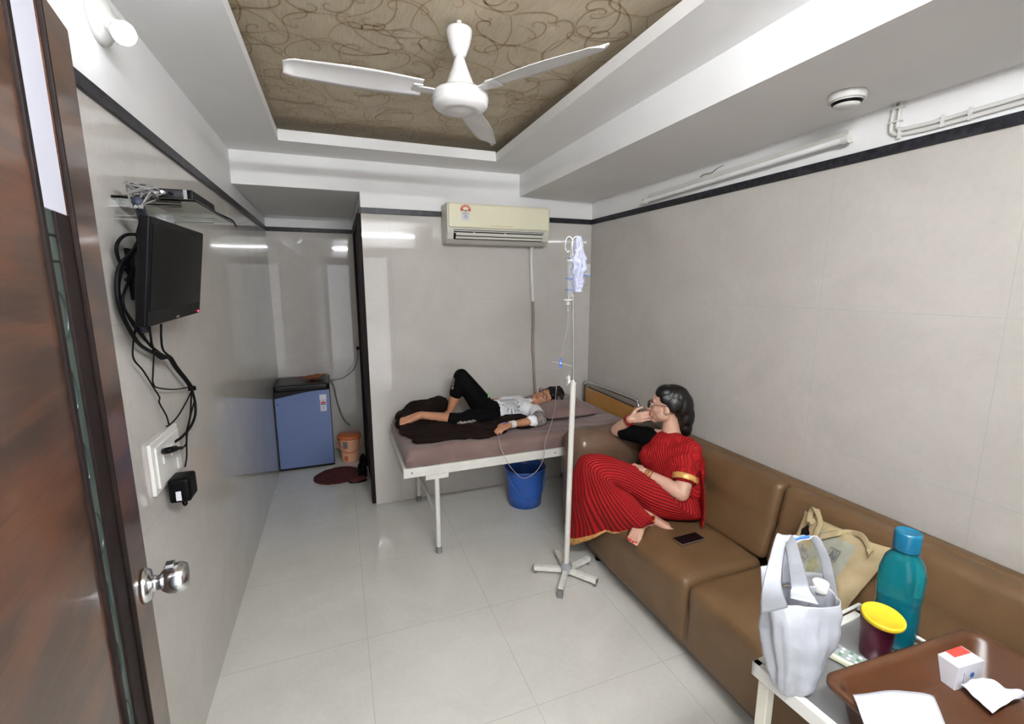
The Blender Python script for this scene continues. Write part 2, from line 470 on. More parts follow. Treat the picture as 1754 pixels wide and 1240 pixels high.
# ================================================================ the room
W = 2.742; PX = 0.809; AD = 1.5; YR = -3.76; C1 = 2.646; C2 = 2.430; C3 = 2.472; XB = 2.059
B0, B1 = 2.281, 2.322
TL, TR, TY, TN = 0.329, 1.748, -0.318, -3.15
TH = 0.15
b = MB().box((-0.4, YR - 1.2, -0.1), (W + 0.4, AD + 0.3, 0.0)); struct(b.build('floor', 'floor_tile', origin='world'))
def wall(name, a, bb, tile):
    m = MB(); (x0, y0), (x1, y1) = a, bb
    m.box((x0, y0, -0.05), (x1, y1, B0 + 0.01), 0); m.box((x0, y0, B0 + 0.01), (x1, y1, 2.95), 1)
    return struct(m.build(name, [tile, 'paint'], origin='world'))
wall('wall_left', (-TH, YR - TH), (0, AD + TH), 'wall_tile_x')
wall('wall_right', (W, YR - TH), (W + TH, 0), 'wall_tile_x')
wall('wall_back', (PX, 0), (W + TH, TH), 'wall_tile_y')
wall('wall_alcove_side', (PX, TH), (PX + TH, AD + TH), 'wall_tile_x')
wall('wall_alcove_back', (-0.0, AD), (PX, AD + TH), 'wall_tile_y')
m = MB()   # rear wall with the doorway the picture is taken from
m.box((0, YR - TH, -0.05), (0.40, YR, 2.291), 0); m.box((1.42, YR - TH, -0.05), (W, YR, 2.291), 0)
m.box((0.40, YR - TH, 2.22), (1.42, YR, 2.291), 0); m.box((0, YR - TH, 2.291), (W, YR, 2.95), 1)
struct(m.build('wall_rear', ['wall_tile_y', 'paint'], origin='world'))
k = 0
def trim(a, bb, mat='granite', bevel=0.002):
    global k; k += 1
    o = MB().box(a, bb).build('trim_%d' % k, mat, bevel=bevel, origin='world'); return struct(o)
trim((0, YR, B0), (0.012, AD, B1)); trim((W - 0.012, YR, B0), (W, 0, B1)); trim((PX, -0.012, B0), (W - 0.012, 0, B1))
trim((0.012, AD - 0.012, B0), (PX, AD, B1)); trim((PX - 0.012, 0.0, B0), (PX, AD - 0.012, B1))
trim((0.012, YR, B0), (W - 0.012, YR + 0.012, B1))
# ceiling: lowered border round the recessed papered field, alcove soffit, beam on the right
m = MB(); T1 = C1 + 0.055
m.box((0, YR, C1), (TL, 0, T1)); m.box((TR, YR, C1), (XB, 0, T1)); m.box((TL, TY, C1), (TR, 0, T1)); m.box((TL, YR, C1), (TR, TN, T1))
m.box((XB, YR, C3), (W, 0, T1)); m.box((0, 0, C2), (PX, AD, 2.95))
m.box((0, YR, 2.86), (W, 0, 2.95))
m.box((PX, -0.001, C1 - 0.3), (PX + 0.001, 0, C1))
struct(m.build('ceiling', 'ceil_paint', origin='world'))
# small wooden lip strip round the recess
trim((TL, TY, C1 + 0.052), (TR, TY + 0.018, T1 + 0.012), 'ceil_paint', 0.003)
# wallpapered field with printed scrolls
m = MB(); wz = 2.79
m.box((0.0, TN - 0.14, wz), (XB, 0.0, wz + 0.05))
rnd = random.Random(3)
def ribbon(P, w, z):
    vs = []; fs = []
    for i, p in enumerate(P):
        a = P[min(i + 1, len(P) - 1)]; c = P[max(i - 1, 0)]; d = V((a[0] - c[0], a[1] - c[1])); d = d.normalized() if d.length else V((1, 0))
        ww = w * (0.35 + 0.65 * math.sin(PI * min(1, max(0, (i + 1) / (len(P) + 1)))))
        vs += [(p[0] - d.y * ww, p[1] + d.x * ww, z), (p[0] + d.y * ww, p[1] - d.x * ww, z)]
    fs = [(2 * i, 2 * i + 1, 2 * i + 3, 2 * i + 2) for i in range(len(P) - 1)]
    m.add(vs, fs, 1)
def scroll(x, y, a0, L, turn, w):
    """a stem that curls into a spiral"""
    P = []; a = a0; n = 46
    for i in range(n):
        P.append((x, y)); t = i / n
        st = L / n * (1.5 - 1.15 * t); a += turn * (0.03 + 0.26 * t * t + 0.05 * (t > .5))
        x += math.cos(a) * st; y += math.sin(a) * st
    P = [p for p in P if TL - .2 < p[0] < TR + .2 and TN - .13 < p[1] < TY + .25]
    if len(P) > 4: ribbon(P, w, wz - 0.0012)
gx = TL - 0.1
while gx < TR + 0.2:
    gy = TN
    while gy < TY + 0.25:
        x, y = gx + rnd.uniform(-.06, .06), gy + rnd.uniform(-.06, .06); a = rnd.uniform(0, 2 * PI)
        for q in range(3):
            scroll(x, y, a + q * 2.1 + rnd.uniform(-.3, .3), rnd.uniform(.28, .50), rnd.choice((-1, 1)), 0.0030)
        scroll(x + .05, y + .05, a + 1, rnd.uniform(.14, .2), rnd.choice((-1, 1)), 0.0024)
        gy += 0.225
    gx += 0.225
struct(m.build('ceiling_panel', ['wallpaper', 'scroll'], origin='world'))

# open room door seen nearly edge-on at the left
dE = V((0.223, -2.613, 0)); dd = V((0.158, -0.987, 0)).normalized(); dn = V((0.987, 0.158, 0)).normalized(); UZ = V((0, 0, 1))
def dbox(m, u0, u1, z0, z1, w0, w1, mi=0):
    m.obox(dE + dd * (u0 + u1) / 2 + dn * (w0 + w1) / 2 + UZ * (z0 + z1) / 2, dd * (u1 - u0) / 2, dn * (w1 - w0) / 2, UZ * (z1 - z0) / 2, mi)
door = empty('door_1', dE, None); door['kind'] = 'structure'
DH = 2.18
m = MB(); dbox(m, 0.0, 0.140, 0.01, DH, -0.04, 0); m.build('door_stile', 'walnut', door, bevel=0.002)
m = MB(); dbox(m, 0.275, 1.10, 0.01, DH, -0.04, 0); m.build('door_panel', 'walnut', door, bevel=0.002)
m = MB(); dbox(m, 0.140, 0.275, 0.01, DH, -0.04, -0.012); m.build('door_core', 'dark_wood', door)
m = MB(); dbox(m, 0.140, 0.200, 0.01, 1.868, -0.012, -0.002); dbox(m, 0.262, 0.275, 0.01, DH, -0.012, 0.004); dbox(m, 0.134, 0.142, 0.01, DH, -0.002, 0.004)
m.build('glass_bead', 'dark_wood', door, bevel=0.001)
m = MB(); dbox(m, 0.200, 0.262, 0.03, 1.868, -0.012, -0.006)
z = 0.10; q = 0
while z < 1.83:      # etched chain of ovals on the glass strip
    rr, hh = (0.024, 0.034) if q % 3 == 0 else (0.010, 0.030)
    P = [dE + dd * (0.231 + rr * math.cos(t * PI / 12)) + dn * -0.0055 + UZ * (z + hh * math.sin(t * PI / 12)) for t in range(24)]
    m.tube(P, 0.0016, n=5, res=1, closed=True, mi=1); z += 0.105 if q % 3 else 0.115; q += 1
for zz in (1.80, 1.835):
    m.tube([dE + dd * 0.202 + dn * -0.0055 + UZ * zz, dE + dd * 0.26 + dn * -0.0055 + UZ * zz], 0.0016, n=5, res=1, mi=1)
m.build('etched_glass_strip', ['etched', 'etch_line'], door)
m = MB(); dbox(m, 0.146, 0.262, 1.868, DH - 0.002, -0.012, -0.003); m.build('white_infill_panel', 'frost_white', door, bevel=0.001)
kc = dE + dd * 0.052 + UZ * 1.203
m = MB()
m.lathe([(0.0, 0), (0.032, 0.0), (0.033, 0.004), (0.028, 0.012), (0.015, 0.014), (0.014, 0.026), (0.020, 0.030), (0.026, 0.038), (0.029, 0.050), (0.028, 0.062), (0.023, 0.070), (0.0, 0.071)], kc, dn, 32)
kn = m.build('door_knob', 'chrome', door)
m = MB(); m.obox(kc + dn * 0.044 + UZ * 0.030, dd * 0.010, dn * 0.008, UZ * 0.004); m.build('latch_button', 'chrome', kn, bevel=0.002)
# door frame of the doorway behind, dark bathroom door in the alcove side
for a, c in (((0.40, YR - TH, 0), (0.45, YR + 0.02, 2.22)), ((1.37, YR - TH, 0), (1.42, YR + 0.02, 2.22)), ((0.45, YR - TH, 2.17), (1.37, YR + 0.02, 2.22))): trim(a, c, 'dark_wood')
d2 = empty('door_2', (PX, 0.5, 0)); d2['kind'] = 'structure'
m = MB(); m.box((PX - 0.030, 0.02, 0), (PX, 0.09, B0)); m.box((PX - 0.030, 0.86, 0), (PX, 0.93, B0)); m.box((PX - 0.030, 0.09, B0 - 0.07), (PX, 0.86, B0))
m.build('door_frame', 'dark_wood', d2, bevel=0.002)
m = MB(); m.box((PX - 0.012, 0.09, 0.01), (PX, 0.86, B0 - 0.07)); m.build('door_leaf', 'dark_wood', d2)

# ================================================================ lamps
t = empty('tube_light', (1.19, YR, 2.50), 'lit white tube light on the rear wall above the doorway', 'light')
m = MB(); m.box((0.585, YR, 2.478), (1.795, YR + 0.030, 2.515)); m.box((0.585, YR + 0.01, 2.470), (0.605, YR + 0.062, 2.522)); m.box((1.775, YR + 0.01, 2.470), (1.795, YR + 0.062, 2.522))
m.build('batten', 'white_enamel', t, bevel=0.002)
MB().cyl((0.605, YR + 0.048, 2.496), (1.775, YR + 0.048, 2.496), 0.0135, n=16).build('tube', 'tube_lit', t)

t = empty('wall_bulb_light', (0, -1.83, 2.52), 'glowing round bulb in a white holder, high on the left wall', 'light')
bc = V((0.0, -1.83, 2.535)); bd = V((0.55, -0.62, -0.50)).normalized()
m = MB(); m.lathe([(0.0, 0), (0.070, 0), (0.068, 0.016), (0.048, 0.034), (0.032, 0.042), (0.0, 0.043)], bc, (1, 0, 0), 36)
m.cap(bc + V((0.02, 0, 0)), bc + V((0.02, 0, 0)) + bd * 0.060, 0.030, 0.021)
m.build('holder', 'white_plastic', t)
b0 = bc + V((0.02, 0, 0)) + bd * 0.075
m = MB().lathe([(0.0, 0), (0.018, 0), (0.020, 0.014), (0.028, 0.032), (0.0, 0.033)], b0, bd, 32); m.build('bulb_collar', 'white_plastic', t)
MB().lathe([(0.0, 0.032), (0.029, 0.032), (0.031, 0.040), (0.029, 0.048), (0.018, 0.056), (0.0, 0.058)], b0, bd, 32).build('bulb', 'bulb_lit', t)

t = empty('unlit_tube_light', (W, -1.5, 2.37), 'unlit tube light slung on the right wall just above the dark border', 'light')
A = V((W, -0.816, 2.353)); B = V((W, -2.188, 2.386)); dv = (B - A).normalized(); nx = V((-1, 0, 0)); up = dv.cross(nx); up = up if up.z > 0 else -up
m = MB(); m.obox((A + B) / 2 + nx * 0.012 + up * 0.022, dv * ((B - A).length / 2), nx * 0.012, up * 0.016)
m.build('batten', 'white_enamel', t, bevel=0.002)
MB().cyl(A + nx * 0.045 - up * 0.006, B + nx * 0.045 - up * 0.006, 0.0145, n=16).build('tube', 'tube_off', t)
for e, sg in ((A, -1), (B, 1)):
    m = MB(); m.cyl(e + nx * 0.045 - up * 0.006 - dv * sg * 0.006, e + nx * 0.045 - up * 0.006 + dv * sg * 0.022, 0.020, n=18); m.obox(e + nx * 0.022, dv * 0.008, nx * 0.022, up * 0.014)
    m.build('end_holder', 'white_plastic', t)
m = MB(); pc = A.lerp(B, 0.36) + up * 0.045; m.tube([pc + up * .0 + nx * .02, pc + up * .008 + dv * .03 + nx * .02, pc + dv * .08 + up * .006 + nx * .01, pc + dv * 0.12 + up * .025, pc + dv * .16 + up * .028], 0.0028, mi=0)
m.build('loose_wire', 'grey_rubber', t)

t = empty('smoke_detector', (2.45, -2.353, C3), 'round white smoke detector under the ceiling beam', 'smoke detector')
c = V((2.45, -2.353, C3))
MB().lathe([(0.0, 0), (0.060, 0), (0.062, 0.006), (0.061, 0.026), (0.056, 0.0275), (0.0, 0.0276)], c, (0, 0, -1), 40).build('base', 'white_plastic', t)
MB().lathe([(0.0, 0.026), (0.050, 0.026), (0.050, 0.030), (0.040, 0.046), (0.030, 0.050), (0.0, 0.051)], c, (0, 0, -1), 40).build('sensor_cap', 'white_plastic', t)
MB().lathe([(0.047, 0.030), (0.0505, 0.031), (0.0445, 0.0405), (0.040, 0.040)], c, (0, 0, -1), 40, caps=False).build('vent_slot', 'black_plastic', t)

# surface cables on the right wall
m = MB()
for q, dz in ((0, 0.0), (1, 0.020)):
    m.tube([(W - .008, -2.350 - q * .022, C3), (W - .008, -2.345 - q * .024, 2.41), (W - .008, -2.352 - q * .020, 2.362 + dz * .6), (W - .008, -2.42, 2.345 + dz), (W - .008, -2.55, 2.343 + dz), (W - .008, -2.9, 2.352 + dz), (W - .008, -3.7, 2.372 + dz)], 0.0075)
for y in (-2.38, -2.52, -2.60, -2.75): m.box((W - .018, y - .004, 2.335), (W, y + .004, 2.378))
for z in (2.45, 2.40): m.box((W - .018, -2.385, z), (W, -2.338, z + .006))
tag(m.build('wall_cable', 'white_plastic'), 'pair of white painted cables clipped high on the right wall beside the tube light', 'cable')

# ceiling fan
fc = V((1.125, -1.70, 0)); t = empty('ceiling_fan', (fc.x, fc.y, 2.79), 'white three-blade ceiling fan hanging from the papered ceiling', 'fan')
MB().cyl(fc + UZ * 2.60, fc + UZ * 2.79, 0.010).build('down_rod', 'white_enamel', t)
MB().lathe([(0.0, 2.762), (0.050, 2.760), (0.052, 2.752), (0.050, 2.735), (0.040, 2.700), (0.027, 2.668), (0.024, 2.662), (0.0, 2.660)], (fc.x, fc.y, 0), n=40).build('canopy', 'fan_white', t)
MB().lathe([(0.0, 2.768), (0.030, 2.766), (0.030, 2.757), (0.0, 2.755)], (fc.x - .006, fc.y, 0), n=24).build('hanger_hook', 'black_plastic', t)
MB().lathe([(0.0, 2.662), (0.018, 2.660), (0.022, 2.650), (0.032, 2.620), (0.048, 2.580), (0.062, 2.545), (0.060, 2.540), (0.0, 2.538)], (fc.x, fc.y, 0), n=40).build('lower_canopy', 'fan_white', t)
MB().lathe([(0.0, 2.542), (0.070, 2.540), (0.100, 2.532), (0.112, 2.522), (0.114, 2.512), (0.110, 2.509), (0.1135, 2.505), (0.1135, 2.496), (0.109, 2.493), (0.111, 2.489), (0.110, 2.480), (0.100, 2.470), (0.080, 2.462), (0.070, 2.458), (0.062, 2.461), (0.040, 2.457), (0.0, 2.455)], (fc.x, fc.y, 0), n=56).build('motor', 'fan_white', t)
for a in (-58, 62, 182):
    ca, sa = math.cos(math.radians(a)), math.sin(math.radians(a)); r = V((ca, sa, 0)); s_ = V((-sa, ca, 0))
    def bp(u, v):
        L = 0.155 + u * 0.49; w = 0.048 + 0.016 * math.sin(PI * min(1, u * 1.15)) - (0.030 * max(0, u - .93) / .07); x = (v - .5) * 2
        return fc + r * L + s_ * (x * w) + UZ * (2.524 + x * 0.013 - 0.006 * (1 - x * x) * -1 - 0.004 * u)
    bl = MB().grid(bp, 24, 8).build('blade', 'fan_white', t, solid=0.0025)
    m = MB(); m.obox(fc + r * 0.135 + UZ * 2.521, r * 0.040, s_ * 0.022, UZ * 0.0025); m.obox(fc + r * 0.175 + UZ * 2.523, r * 0.018, s_ * 0.034, UZ * 0.003); m.build('blade_iron', 'fan_white', bl, bevel=0.001)

# ================================================================ air conditioner
ax0, ax1 = 1.405, 2.245; t = empty('air_conditioner', (1.82, -0.1, 2.08), 'cream split air conditioner on the back wall', 'air conditioner')
def prism(m, prof, x0, x1, mi=0):
    n = len(prof); vs = [(x0, y, z) for y, z in prof] + [(x1, y, z) for y, z in prof]
    m.add(vs, [(i, (i + 1) % n, n + (i + 1) % n, n + i) for i in range(n)] + [tuple(range(n))[::-1], tuple(range(n, 2 * n))], mi, False)
m = MB(); prism(m, [(0, 2.075), (-.120, 2.075), (-.172, 2.105), (-.190, 2.150), (-.192, 2.355), (-.165, 2.366), (0, 2.366)], ax0, ax1); m.build('body', 'ac_grey', t, bevel=0.008, seg=3)
m = MB(); prism(m, [(-.185, 2.185), (-.200, 2.185), (-.206, 2.195), (-.205, 2.350), (-.198, 2.362), (-.180, 2.366)], ax0 + .012, ax1 - .012); m.build('front_panel', 'cream_plastic', t, bevel=0.006, seg=3)
m = MB(); m.box((ax0 + .05, -.1955, 2.168), (ax1 - .05, -.180, 2.172)); m.box((ax0 + .33, -.2066, 2.205), (ax0 + .52, -.2055, 2.2065), 1); m.build('panel_seam', ['granite', 'red_print'], t)
dirv = V((0, -.052, .030)).normalized(); nv = V((0, -.030, -.052)).normalized()
m = MB()
m.add([(ax0 + .05, -.1925, 2.160), (ax1 - .06, -.1925, 2.160), (ax1 - .06, -.176, 2.102), (ax0 + .05, -.176, 2.102)], [(0, 1, 2, 3)], 0, False); m.build('air_outlet', 'black_plastic', t)
for z, y, h in ((2.140, -.1935, .011), (2.115, -.186, .008)):
    m = MB(); m.obox(((ax0 + ax1) / 2, y - .003, z), ((ax1 - ax0) / 2 - .065, 0, 0), (0, .003, .001), (0, -.002, h)); m.build('louver', 'ac_grey', t, bevel=0.002)
for x in (ax0 + .2, ax0 + .45): MB().box((x, -.203, 2.143), (x + .012, -.194, 2.155)).build('louver_clip', 'white_plastic', t)
sx, sz = 1.545, 2.322; m = MB()      # star rating label
m.box((sx - .032, -.2068, sz - .085), (sx + .032, -.2055, sz - .022), 3)
fan = [(sx, -.2072, sz - .012)] + [(sx + .040 * math.cos(a), -.2072, sz - .005 + .034 * math.sin(a)) for a in [math.radians(-25 + 230 * i / 20) for i in range(21)]]
m.add(fan, [(0, i + 1, i + 2) for i in range(20)], 0, False)
fan = [(sx, -.2078, sz - .010)] + [(sx + .022 * math.cos(a), -.2078, sz - .006 + .019 * math.sin(a)) for a in [math.radians(180 * i / 14) for i in range(15)]]
m.add(fan, [(0, i + 1, i + 2) for i in range(14)], 1, False)
for i in range(5):
    a = math.radians(25 + 32.5 * i); m.obox((sx + .031 * math.cos(a), -.2079, sz - .005 + .027 * math.sin(a)), (.0035, 0, 0), (0, .0003, 0), (0, 0, .0035), 1)
m.add([(sx - .010, -.2074, sz - .012), (sx + .010, -.2074, sz - .012), (sx, -.2074, sz - .030)], [(0, 1, 2)], 2, False)
for z, w in ((sz - .036, .024), (sz - .050, .012), (sz - .060, .018), (sz - .072, .006)): m.box((sx - w, -.2074, z - .002), (sx + w, -.2066, z + .002), 4)
m.build('star_rating_label', ['red_print', 'cream_plastic', 'green_print', 'yellow_lid' if False else 'box_card', 'grey_print'], t)
m = MB(); m.tube([(2.150, -.05, 2.08), (2.158, -.022, 2.00), (2.165, -.020, 1.8), (2.175, -.020, 1.66)], 0.017, n=14); m.tube([(2.172, -.02, 1.70), (2.178, -.02, 1.62)], 0.020, n=14)
t2 = m.build('air_conditioner_pipe', 'white_plastic'); tag(t2, 'white sleeved pipe running down the back wall below the air conditioner', 'pipe')
m = MB(); m.tube([(2.176, -.018, 1.66), (2.182, -.018, 1.45), (2.178, -.018, 1.25), (2.190, -.018, 1.05), (2.205, -.018, .80)], 0.011, n=12)
tag(m.build('drain_hose', noisy('dull brown hose', '8f7f70', '9c8b7b', 9, 0.6)), 'thin brown hose hanging on the back wall behind the bed, below the white pipe', 'hose')

# ================================================================ television corner on the left wall
t = empty('television', (0.07, -1.82, 1.8), 'small black television tilted forward on the left wall', 'television')
tn, tf = V((0.130, -2.10, 1.800)), V((0.124, -1.53, 1.810)); ta = (tf - tn).normalized(); tu = V((0.14, 0, 1)).normalized(); tw = tu.cross(ta) * -1
tw = tw if tw.x > 0 else -tw
tc = (tn + tf) / 2; hw = (tf - tn).length / 2; hh = 0.153
m = MB(); m.obox(tc - tw * .014, ta * hw, tw * .014, tu * hh); m.build('casing', 'black_plastic', t, bevel=0.006, seg=3)
m = MB(); m.obox(tc - tw * .040, ta * hw * .72, tw * .016, tu * hh * .72); m.build('rear_housing', 'black_plastic', t, bevel=0.012, seg=3)
m = MB(); m.obox(tc + tw * .0005 + tu * .012, ta * (hw - .018), tw * .001, tu * (hh - .032)); m.build('screen', 'screen', t)
m = MB(); m.obox(tc + tw * .001 - tu * (hh - .010), ta * .014, tw * .0008, tu * .003); m.build('maker_mark', 'grey_print', t)
m = MB(); m.obox(tc + tw * .001 + ta * (hw - .030) - tu * (hh - .010), ta * .004, tw * .0012, tu * .0025); m.build('standby_light', 'red_led', t)
m = MB(); m.box((0, -1.86, 1.72), (0.012, -1.78, 1.88)); m.box((0.01, -1.835, 1.79), (0.07, -1.805, 1.82)); m.build('wall_bracket', 'black_plastic', t, bevel=0.002)
t = empty('glass_shelf', (0, -1.62, 2.022), 'small clear glass wall shelf above the television', 'shelf')
MB().box((0.0, -1.90, 2.022), (0.215, -1.36, 2.030)).build('shelf_board', 'glass', t, bevel=0.001)
for y in (-1.84, -1.42):
    m = MB(); m.box((0, y - .008, 2.005), (.03, y + .008, 2.022)); m.cyl((0, y, 2.012), (0.16, y, 2.016), .004); m.build('bracket', 'chrome', t)
t = empty('set_top_box', (0.12, -1.74, 2.0305), 'black set top box with tangled plugs on the glass shelf', 'set top box')
m = MB(); m.box((0.060, -1.885, 2.031), (0.205, -1.60, 2.060)); m.build('casing', 'black_plastic', t, bevel=0.003)
m = MB(); m.box((0.066, -1.8865, 2.035), (0.178, -1.885, 2.056)); m.build('rear_panel', 'remote_grey' if False else 'granite', t)
m = MB(); m.box((0.180, -1.8870, 2.031), (0.190, -1.885, 2.060)); m.build('silver_edge', 'chrome', t)
for i, x in enumerate((.075, .092, .11, .13, .150)):
    m = MB(); m.cyl((x, -1.905, 2.044 + .003 * (i % 2)), (x, -1.8865, 2.044 + .003 * (i % 2)), .0048, n=12); m.build('plug', 'white_plastic' if i in (3, 2) else 'black_plastic', t)
m = MB(); m.tube([(0.20, -1.62, 2.034), (0.214, -1.50, 2.030 + .002), (0.216, -1.36, 2.034), (0.212, -1.26, 2.020)], .0035); tag(m.build('sensor_cable', 'black_cable'), 'short stiff black cable poking off the glass shelf', 'cable')
# cables: knot at the shelf, sweep past the television, bundle to the socket
def cable(pts, r=.004, label=None, res=7, mat='black_cable'):
    m = MB(); m.tube(pts, r, n=7, res=res); o = m.build('cable', mat)
    tag(o, label, 'cable', 'black cables round the television and its socket'); return o
m = MB(); rr = random.Random(5)
for i in range(9):
    P = [V((.04 + rr.random() * .08, -1.93 + rr.random() * .06, 2.02 + rr.random() * .045)) for _ in range(6)]
    m.tube([(.075 + .016 * (i % 5), -1.905, 2.045)] + P + [(.07 + rr.random() * .03, -1.98, 1.985)], .0024, n=6)
tag(m.build('cable_tangle', 'grey_rubber'), 'dusty grey knot of thin cables behind the set top box', 'cable tangle')
m = MB(); m.tube([(.085, -1.97, 2.01), (0.070,-1.891,1.957), (0.060,-1.914,1.868), (0.050,-1.918,1.781), (0.045,-1.929,1.693), (0.040,-1.910,1.623)], .013, n=12)
tag(m.build('wrapped_cable_bundle', noisy('dusty blue black sleeve', '1d222e', '343a48', 60, 0.6)), 'thick dusty blue-black wrapped bundle of cables along the near edge of the television', 'cable bundle')
cable([(0.075,-1.919,1.962), (0.055,-1.904,1.917), (0.060,-1.920,1.889), (0.050,-1.941,1.866), (0.030,-1.987,1.822), (0.025,-2.015,1.764), (0.025,-2.014,1.698), (0.025,-1.971,1.635), (0.025,-1.910,1.583), (0.025,-1.815,1.544)], .0058, 'thick black cable bowing furthest left of the television')
m = MB(); m.tube([(0.100,-1.986,1.906), (0.075,-1.967,1.912), (0.040,-1.955,1.910), (0.030,-1.991,1.879), (0.025,-1.976,1.837), (0.030,-1.935,1.798), (0.030,-1.961,1.781)], .0048, n=8); tag(m.build('cable', 'black_cable'), 'black cable arching out round the upper left corner of the television', 'cable', 'black cables round the television and its socket')
cable([(0.060,-1.915,1.903), (0.040,-1.943,1.849), (0.030,-1.995,1.797), (0.025,-2.008,1.739), (0.025,-1.978,1.687), (0.025,-1.910,1.635), (0.025,-1.835,1.574), (0.025,-1.743,1.530)], .0045, 'black cable crossing behind the thick one left of the television')
cable([(0.050,-1.893,1.852), (0.035,-1.950,1.784), (0.030,-2.005,1.722), (0.030,-1.969,1.661), (0.030,-1.887,1.599), (0.030,-1.771,1.530)], .0040, 'black cable running close beside the wrapped bundle')
cable([(0.080,-1.988,1.643), (0.050,-1.894,1.608), (0.030,-1.817,1.556), (0.030,-1.696,1.511)], .0036, 'black cable hanging from the near corner of the television base')
cable([(0.090,-1.923,1.644), (0.050,-1.805,1.593), (0.030,-1.733,1.541), (0.030,-1.649,1.499)], .0036, 'black cable hanging from the middle of the television base')
cable([(0.030,-1.818,1.552), (0.035,-1.780,1.523), (0.035,-1.701,1.511), (0.030,-1.624,1.460), (0.030,-1.534,1.398), (0.030,-1.467,1.348)], .0085, 'thick taped black cable bundle below the television')
cable([(0.020,-1.915,1.630), (0.020,-1.947,1.588), (0.020,-1.957,1.545), (0.020,-1.900,1.499), (0.020,-1.838,1.434), (0.020,-1.795,1.388), (0.020,-1.802,1.370), (0.020,-1.754,1.311), (0.020,-1.739,1.270)], .0026, 'thin cable hanging furthest left down to the corner of the socket plate')
cable([(0.025,-1.802,1.551), (0.020,-1.824,1.475), (0.020,-1.834,1.447), (0.020,-1.800,1.422), (0.020,-1.632,1.380), (0.025,-1.453,1.353)], .0026, 'thin cable looping from the bundle across to the cable tie')
cable([(0.020,-1.432,1.334), (0.020,-1.532,1.303), (0.020,-1.645,1.277), (0.020,-1.738,1.272), (0.020,-1.767,1.276)], .0028, 'thin cable slanting from the tie to the top of the socket plate')
cable([(0.030,-1.469,1.341), (0.030,-1.451,1.282), (0.030,-1.472,1.233), (0.030,-1.549,1.206), (0.030,-1.656,1.201), (0.020,-1.708,1.199)], .0050, 'thick cable curving right of the tie into the socket plate')
cable([(0.030,-1.481,1.334), (0.030,-1.530,1.253), (0.030,-1.596,1.205), (0.030,-1.621,1.161), (0.030,-1.685,1.165), (0.040,-1.790,1.195)], .0034, 'cable ending in the plug in the socket plate')
cable([(0.025,-1.448,1.282), (0.025,-1.516,1.238), (0.030,-1.606,1.180), (0.040,-1.666,1.129), (0.050,-1.734,1.109)], .0028, 'thin cable ending in the black power adapter')
m = MB(); c = V((0.030,-1.467,1.348)); m.cyl(c - UZ * .008, c + UZ * .008, .014, n=12); m.tube([c, c + V((.0, .03, .002))], .0015, n=5); m.tube([c, c + V((.01, .025, -.008))], .0015, n=5)
tag(m.build('cable_tie', 'black_plastic'), 'black tie round the cable bundle above the socket plate', 'cable tie')
t = empty('socket_plate', (0, -1.77, 1.16), 'white electrical socket plate low on the left wall', 'socket')
m = MB(); m.box((0, -1.905, 1.075), (0.012, -1.635, 1.252)); m.build('back_plate', 'white_plastic', t, bevel=0.003)
m = MB(); m.box((0.012, -1.885, 1.092), (0.020, -1.655, 1.235)); m.build('cover_plate', 'white_plastic', t, bevel=0.003)
for y, z in ((-1.83, 1.185), (-1.75, 1.185), (-1.70, 1.120)):
    m = MB(); m.box((0.020, y - .012, z - .022), (0.025, y + .012, z + .022)); m.build('switch', 'white_plastic', t, bevel=0.002)
m = MB(); m.tube([(0.022,-1.830,1.205), (0.050,-1.865,1.218), (0.050,-1.810,1.205)], .011, n=12); m.tube([(0.050,-1.810,1.205), (0.040,-1.706,1.173)], .006)
tag(m.build('power_plug', 'black_plastic'), 'black round power plug pushed into the socket plate', 'plug')
t = empty('power_adapter', (0.040,-1.809,1.062), 'black box power adapter with a white sticker, on the socket plate', 'power adapter')
m = MB(); m.rbox((0.020, -1.835, 1.012), (0.085, -1.745, 1.098), .010, 6); m.build('casing', 'black_plastic', t)
m = MB(); m.box((0.042, -1.8358, 1.022), (0.058, -1.8348, 1.056)); m.build('sticker', 'box_card', t)
m = MB(); m.tube([(0.05, -1.79, 1.012), (0.06, -1.80, .995), (.05, -1.79, .985), (.04, -1.775, 1.0)], .004); m.build('cord_loop', 'black_cable', t)

# ================================================================ alcove
t = empty('mini_fridge', (0.245, 1.25, 0), 'small blue-doored refrigerator with black top in the alcove', 'refrigerator')
m = MB(); m.box((0.015, 1.04, 0.02), (0.480, 1.47, 0.80)); m.build('cabinet', 'black_plastic', t, bevel=0.006)
def ftop(p):
    return p
m = MB(); m.rbox((0.008, 0.985, 0.775), (0.488, 1.47, 0.835), .014, 8); m.build('top', 'black_gloss', t)
# curved upper edge of the door
xs = [0.010 + .476 * i / 24 for i in range(25)]
fr = [(x, 0.99, 0.735 + 0.022 * math.sin((x - .01) / .476 * PI * 1.0 - .9) + .018 * (x - .01) / .476) for x in xs]
m = MB(); vs = [(x, .990, .030) for x in xs] + fr + [(x, 1.035, .030) for x in xs] + [(x, 1.035, z) for x, y, z in fr]; n = 25; fs = []
for i in range(24):
    fs += [(i, i + 1, n + i + 1, n + i), (2 * n + i, 3 * n + i, 3 * n + i + 1, 2 * n + i + 1), (n + i, n + i + 1, 3 * n + i + 1, 3 * n + i), (i, 2 * n + i, 2 * n + i + 1, i + 1)]
fs += [(0, n, 3 * n, 2 * n), (n - 1, 3 * n - 1, 4 * n - 1, 2 * n - 1)]
m.add(vs, fs, 0, False); m.build('door', 'fridge_blue', t)
m = MB(); m.box((0.008, .992, .70), (0.488, 1.035, .778)); m.box((0.004, .992, .012), (0.010, 1.035, .775)); m.box((0.486, .992, .012), (0.492, 1.035, .775)); m.box((.004, .992, .010), (.492, 1.035, .030)); m.build('door_trim', 'black_gloss', t, bevel=0.002)
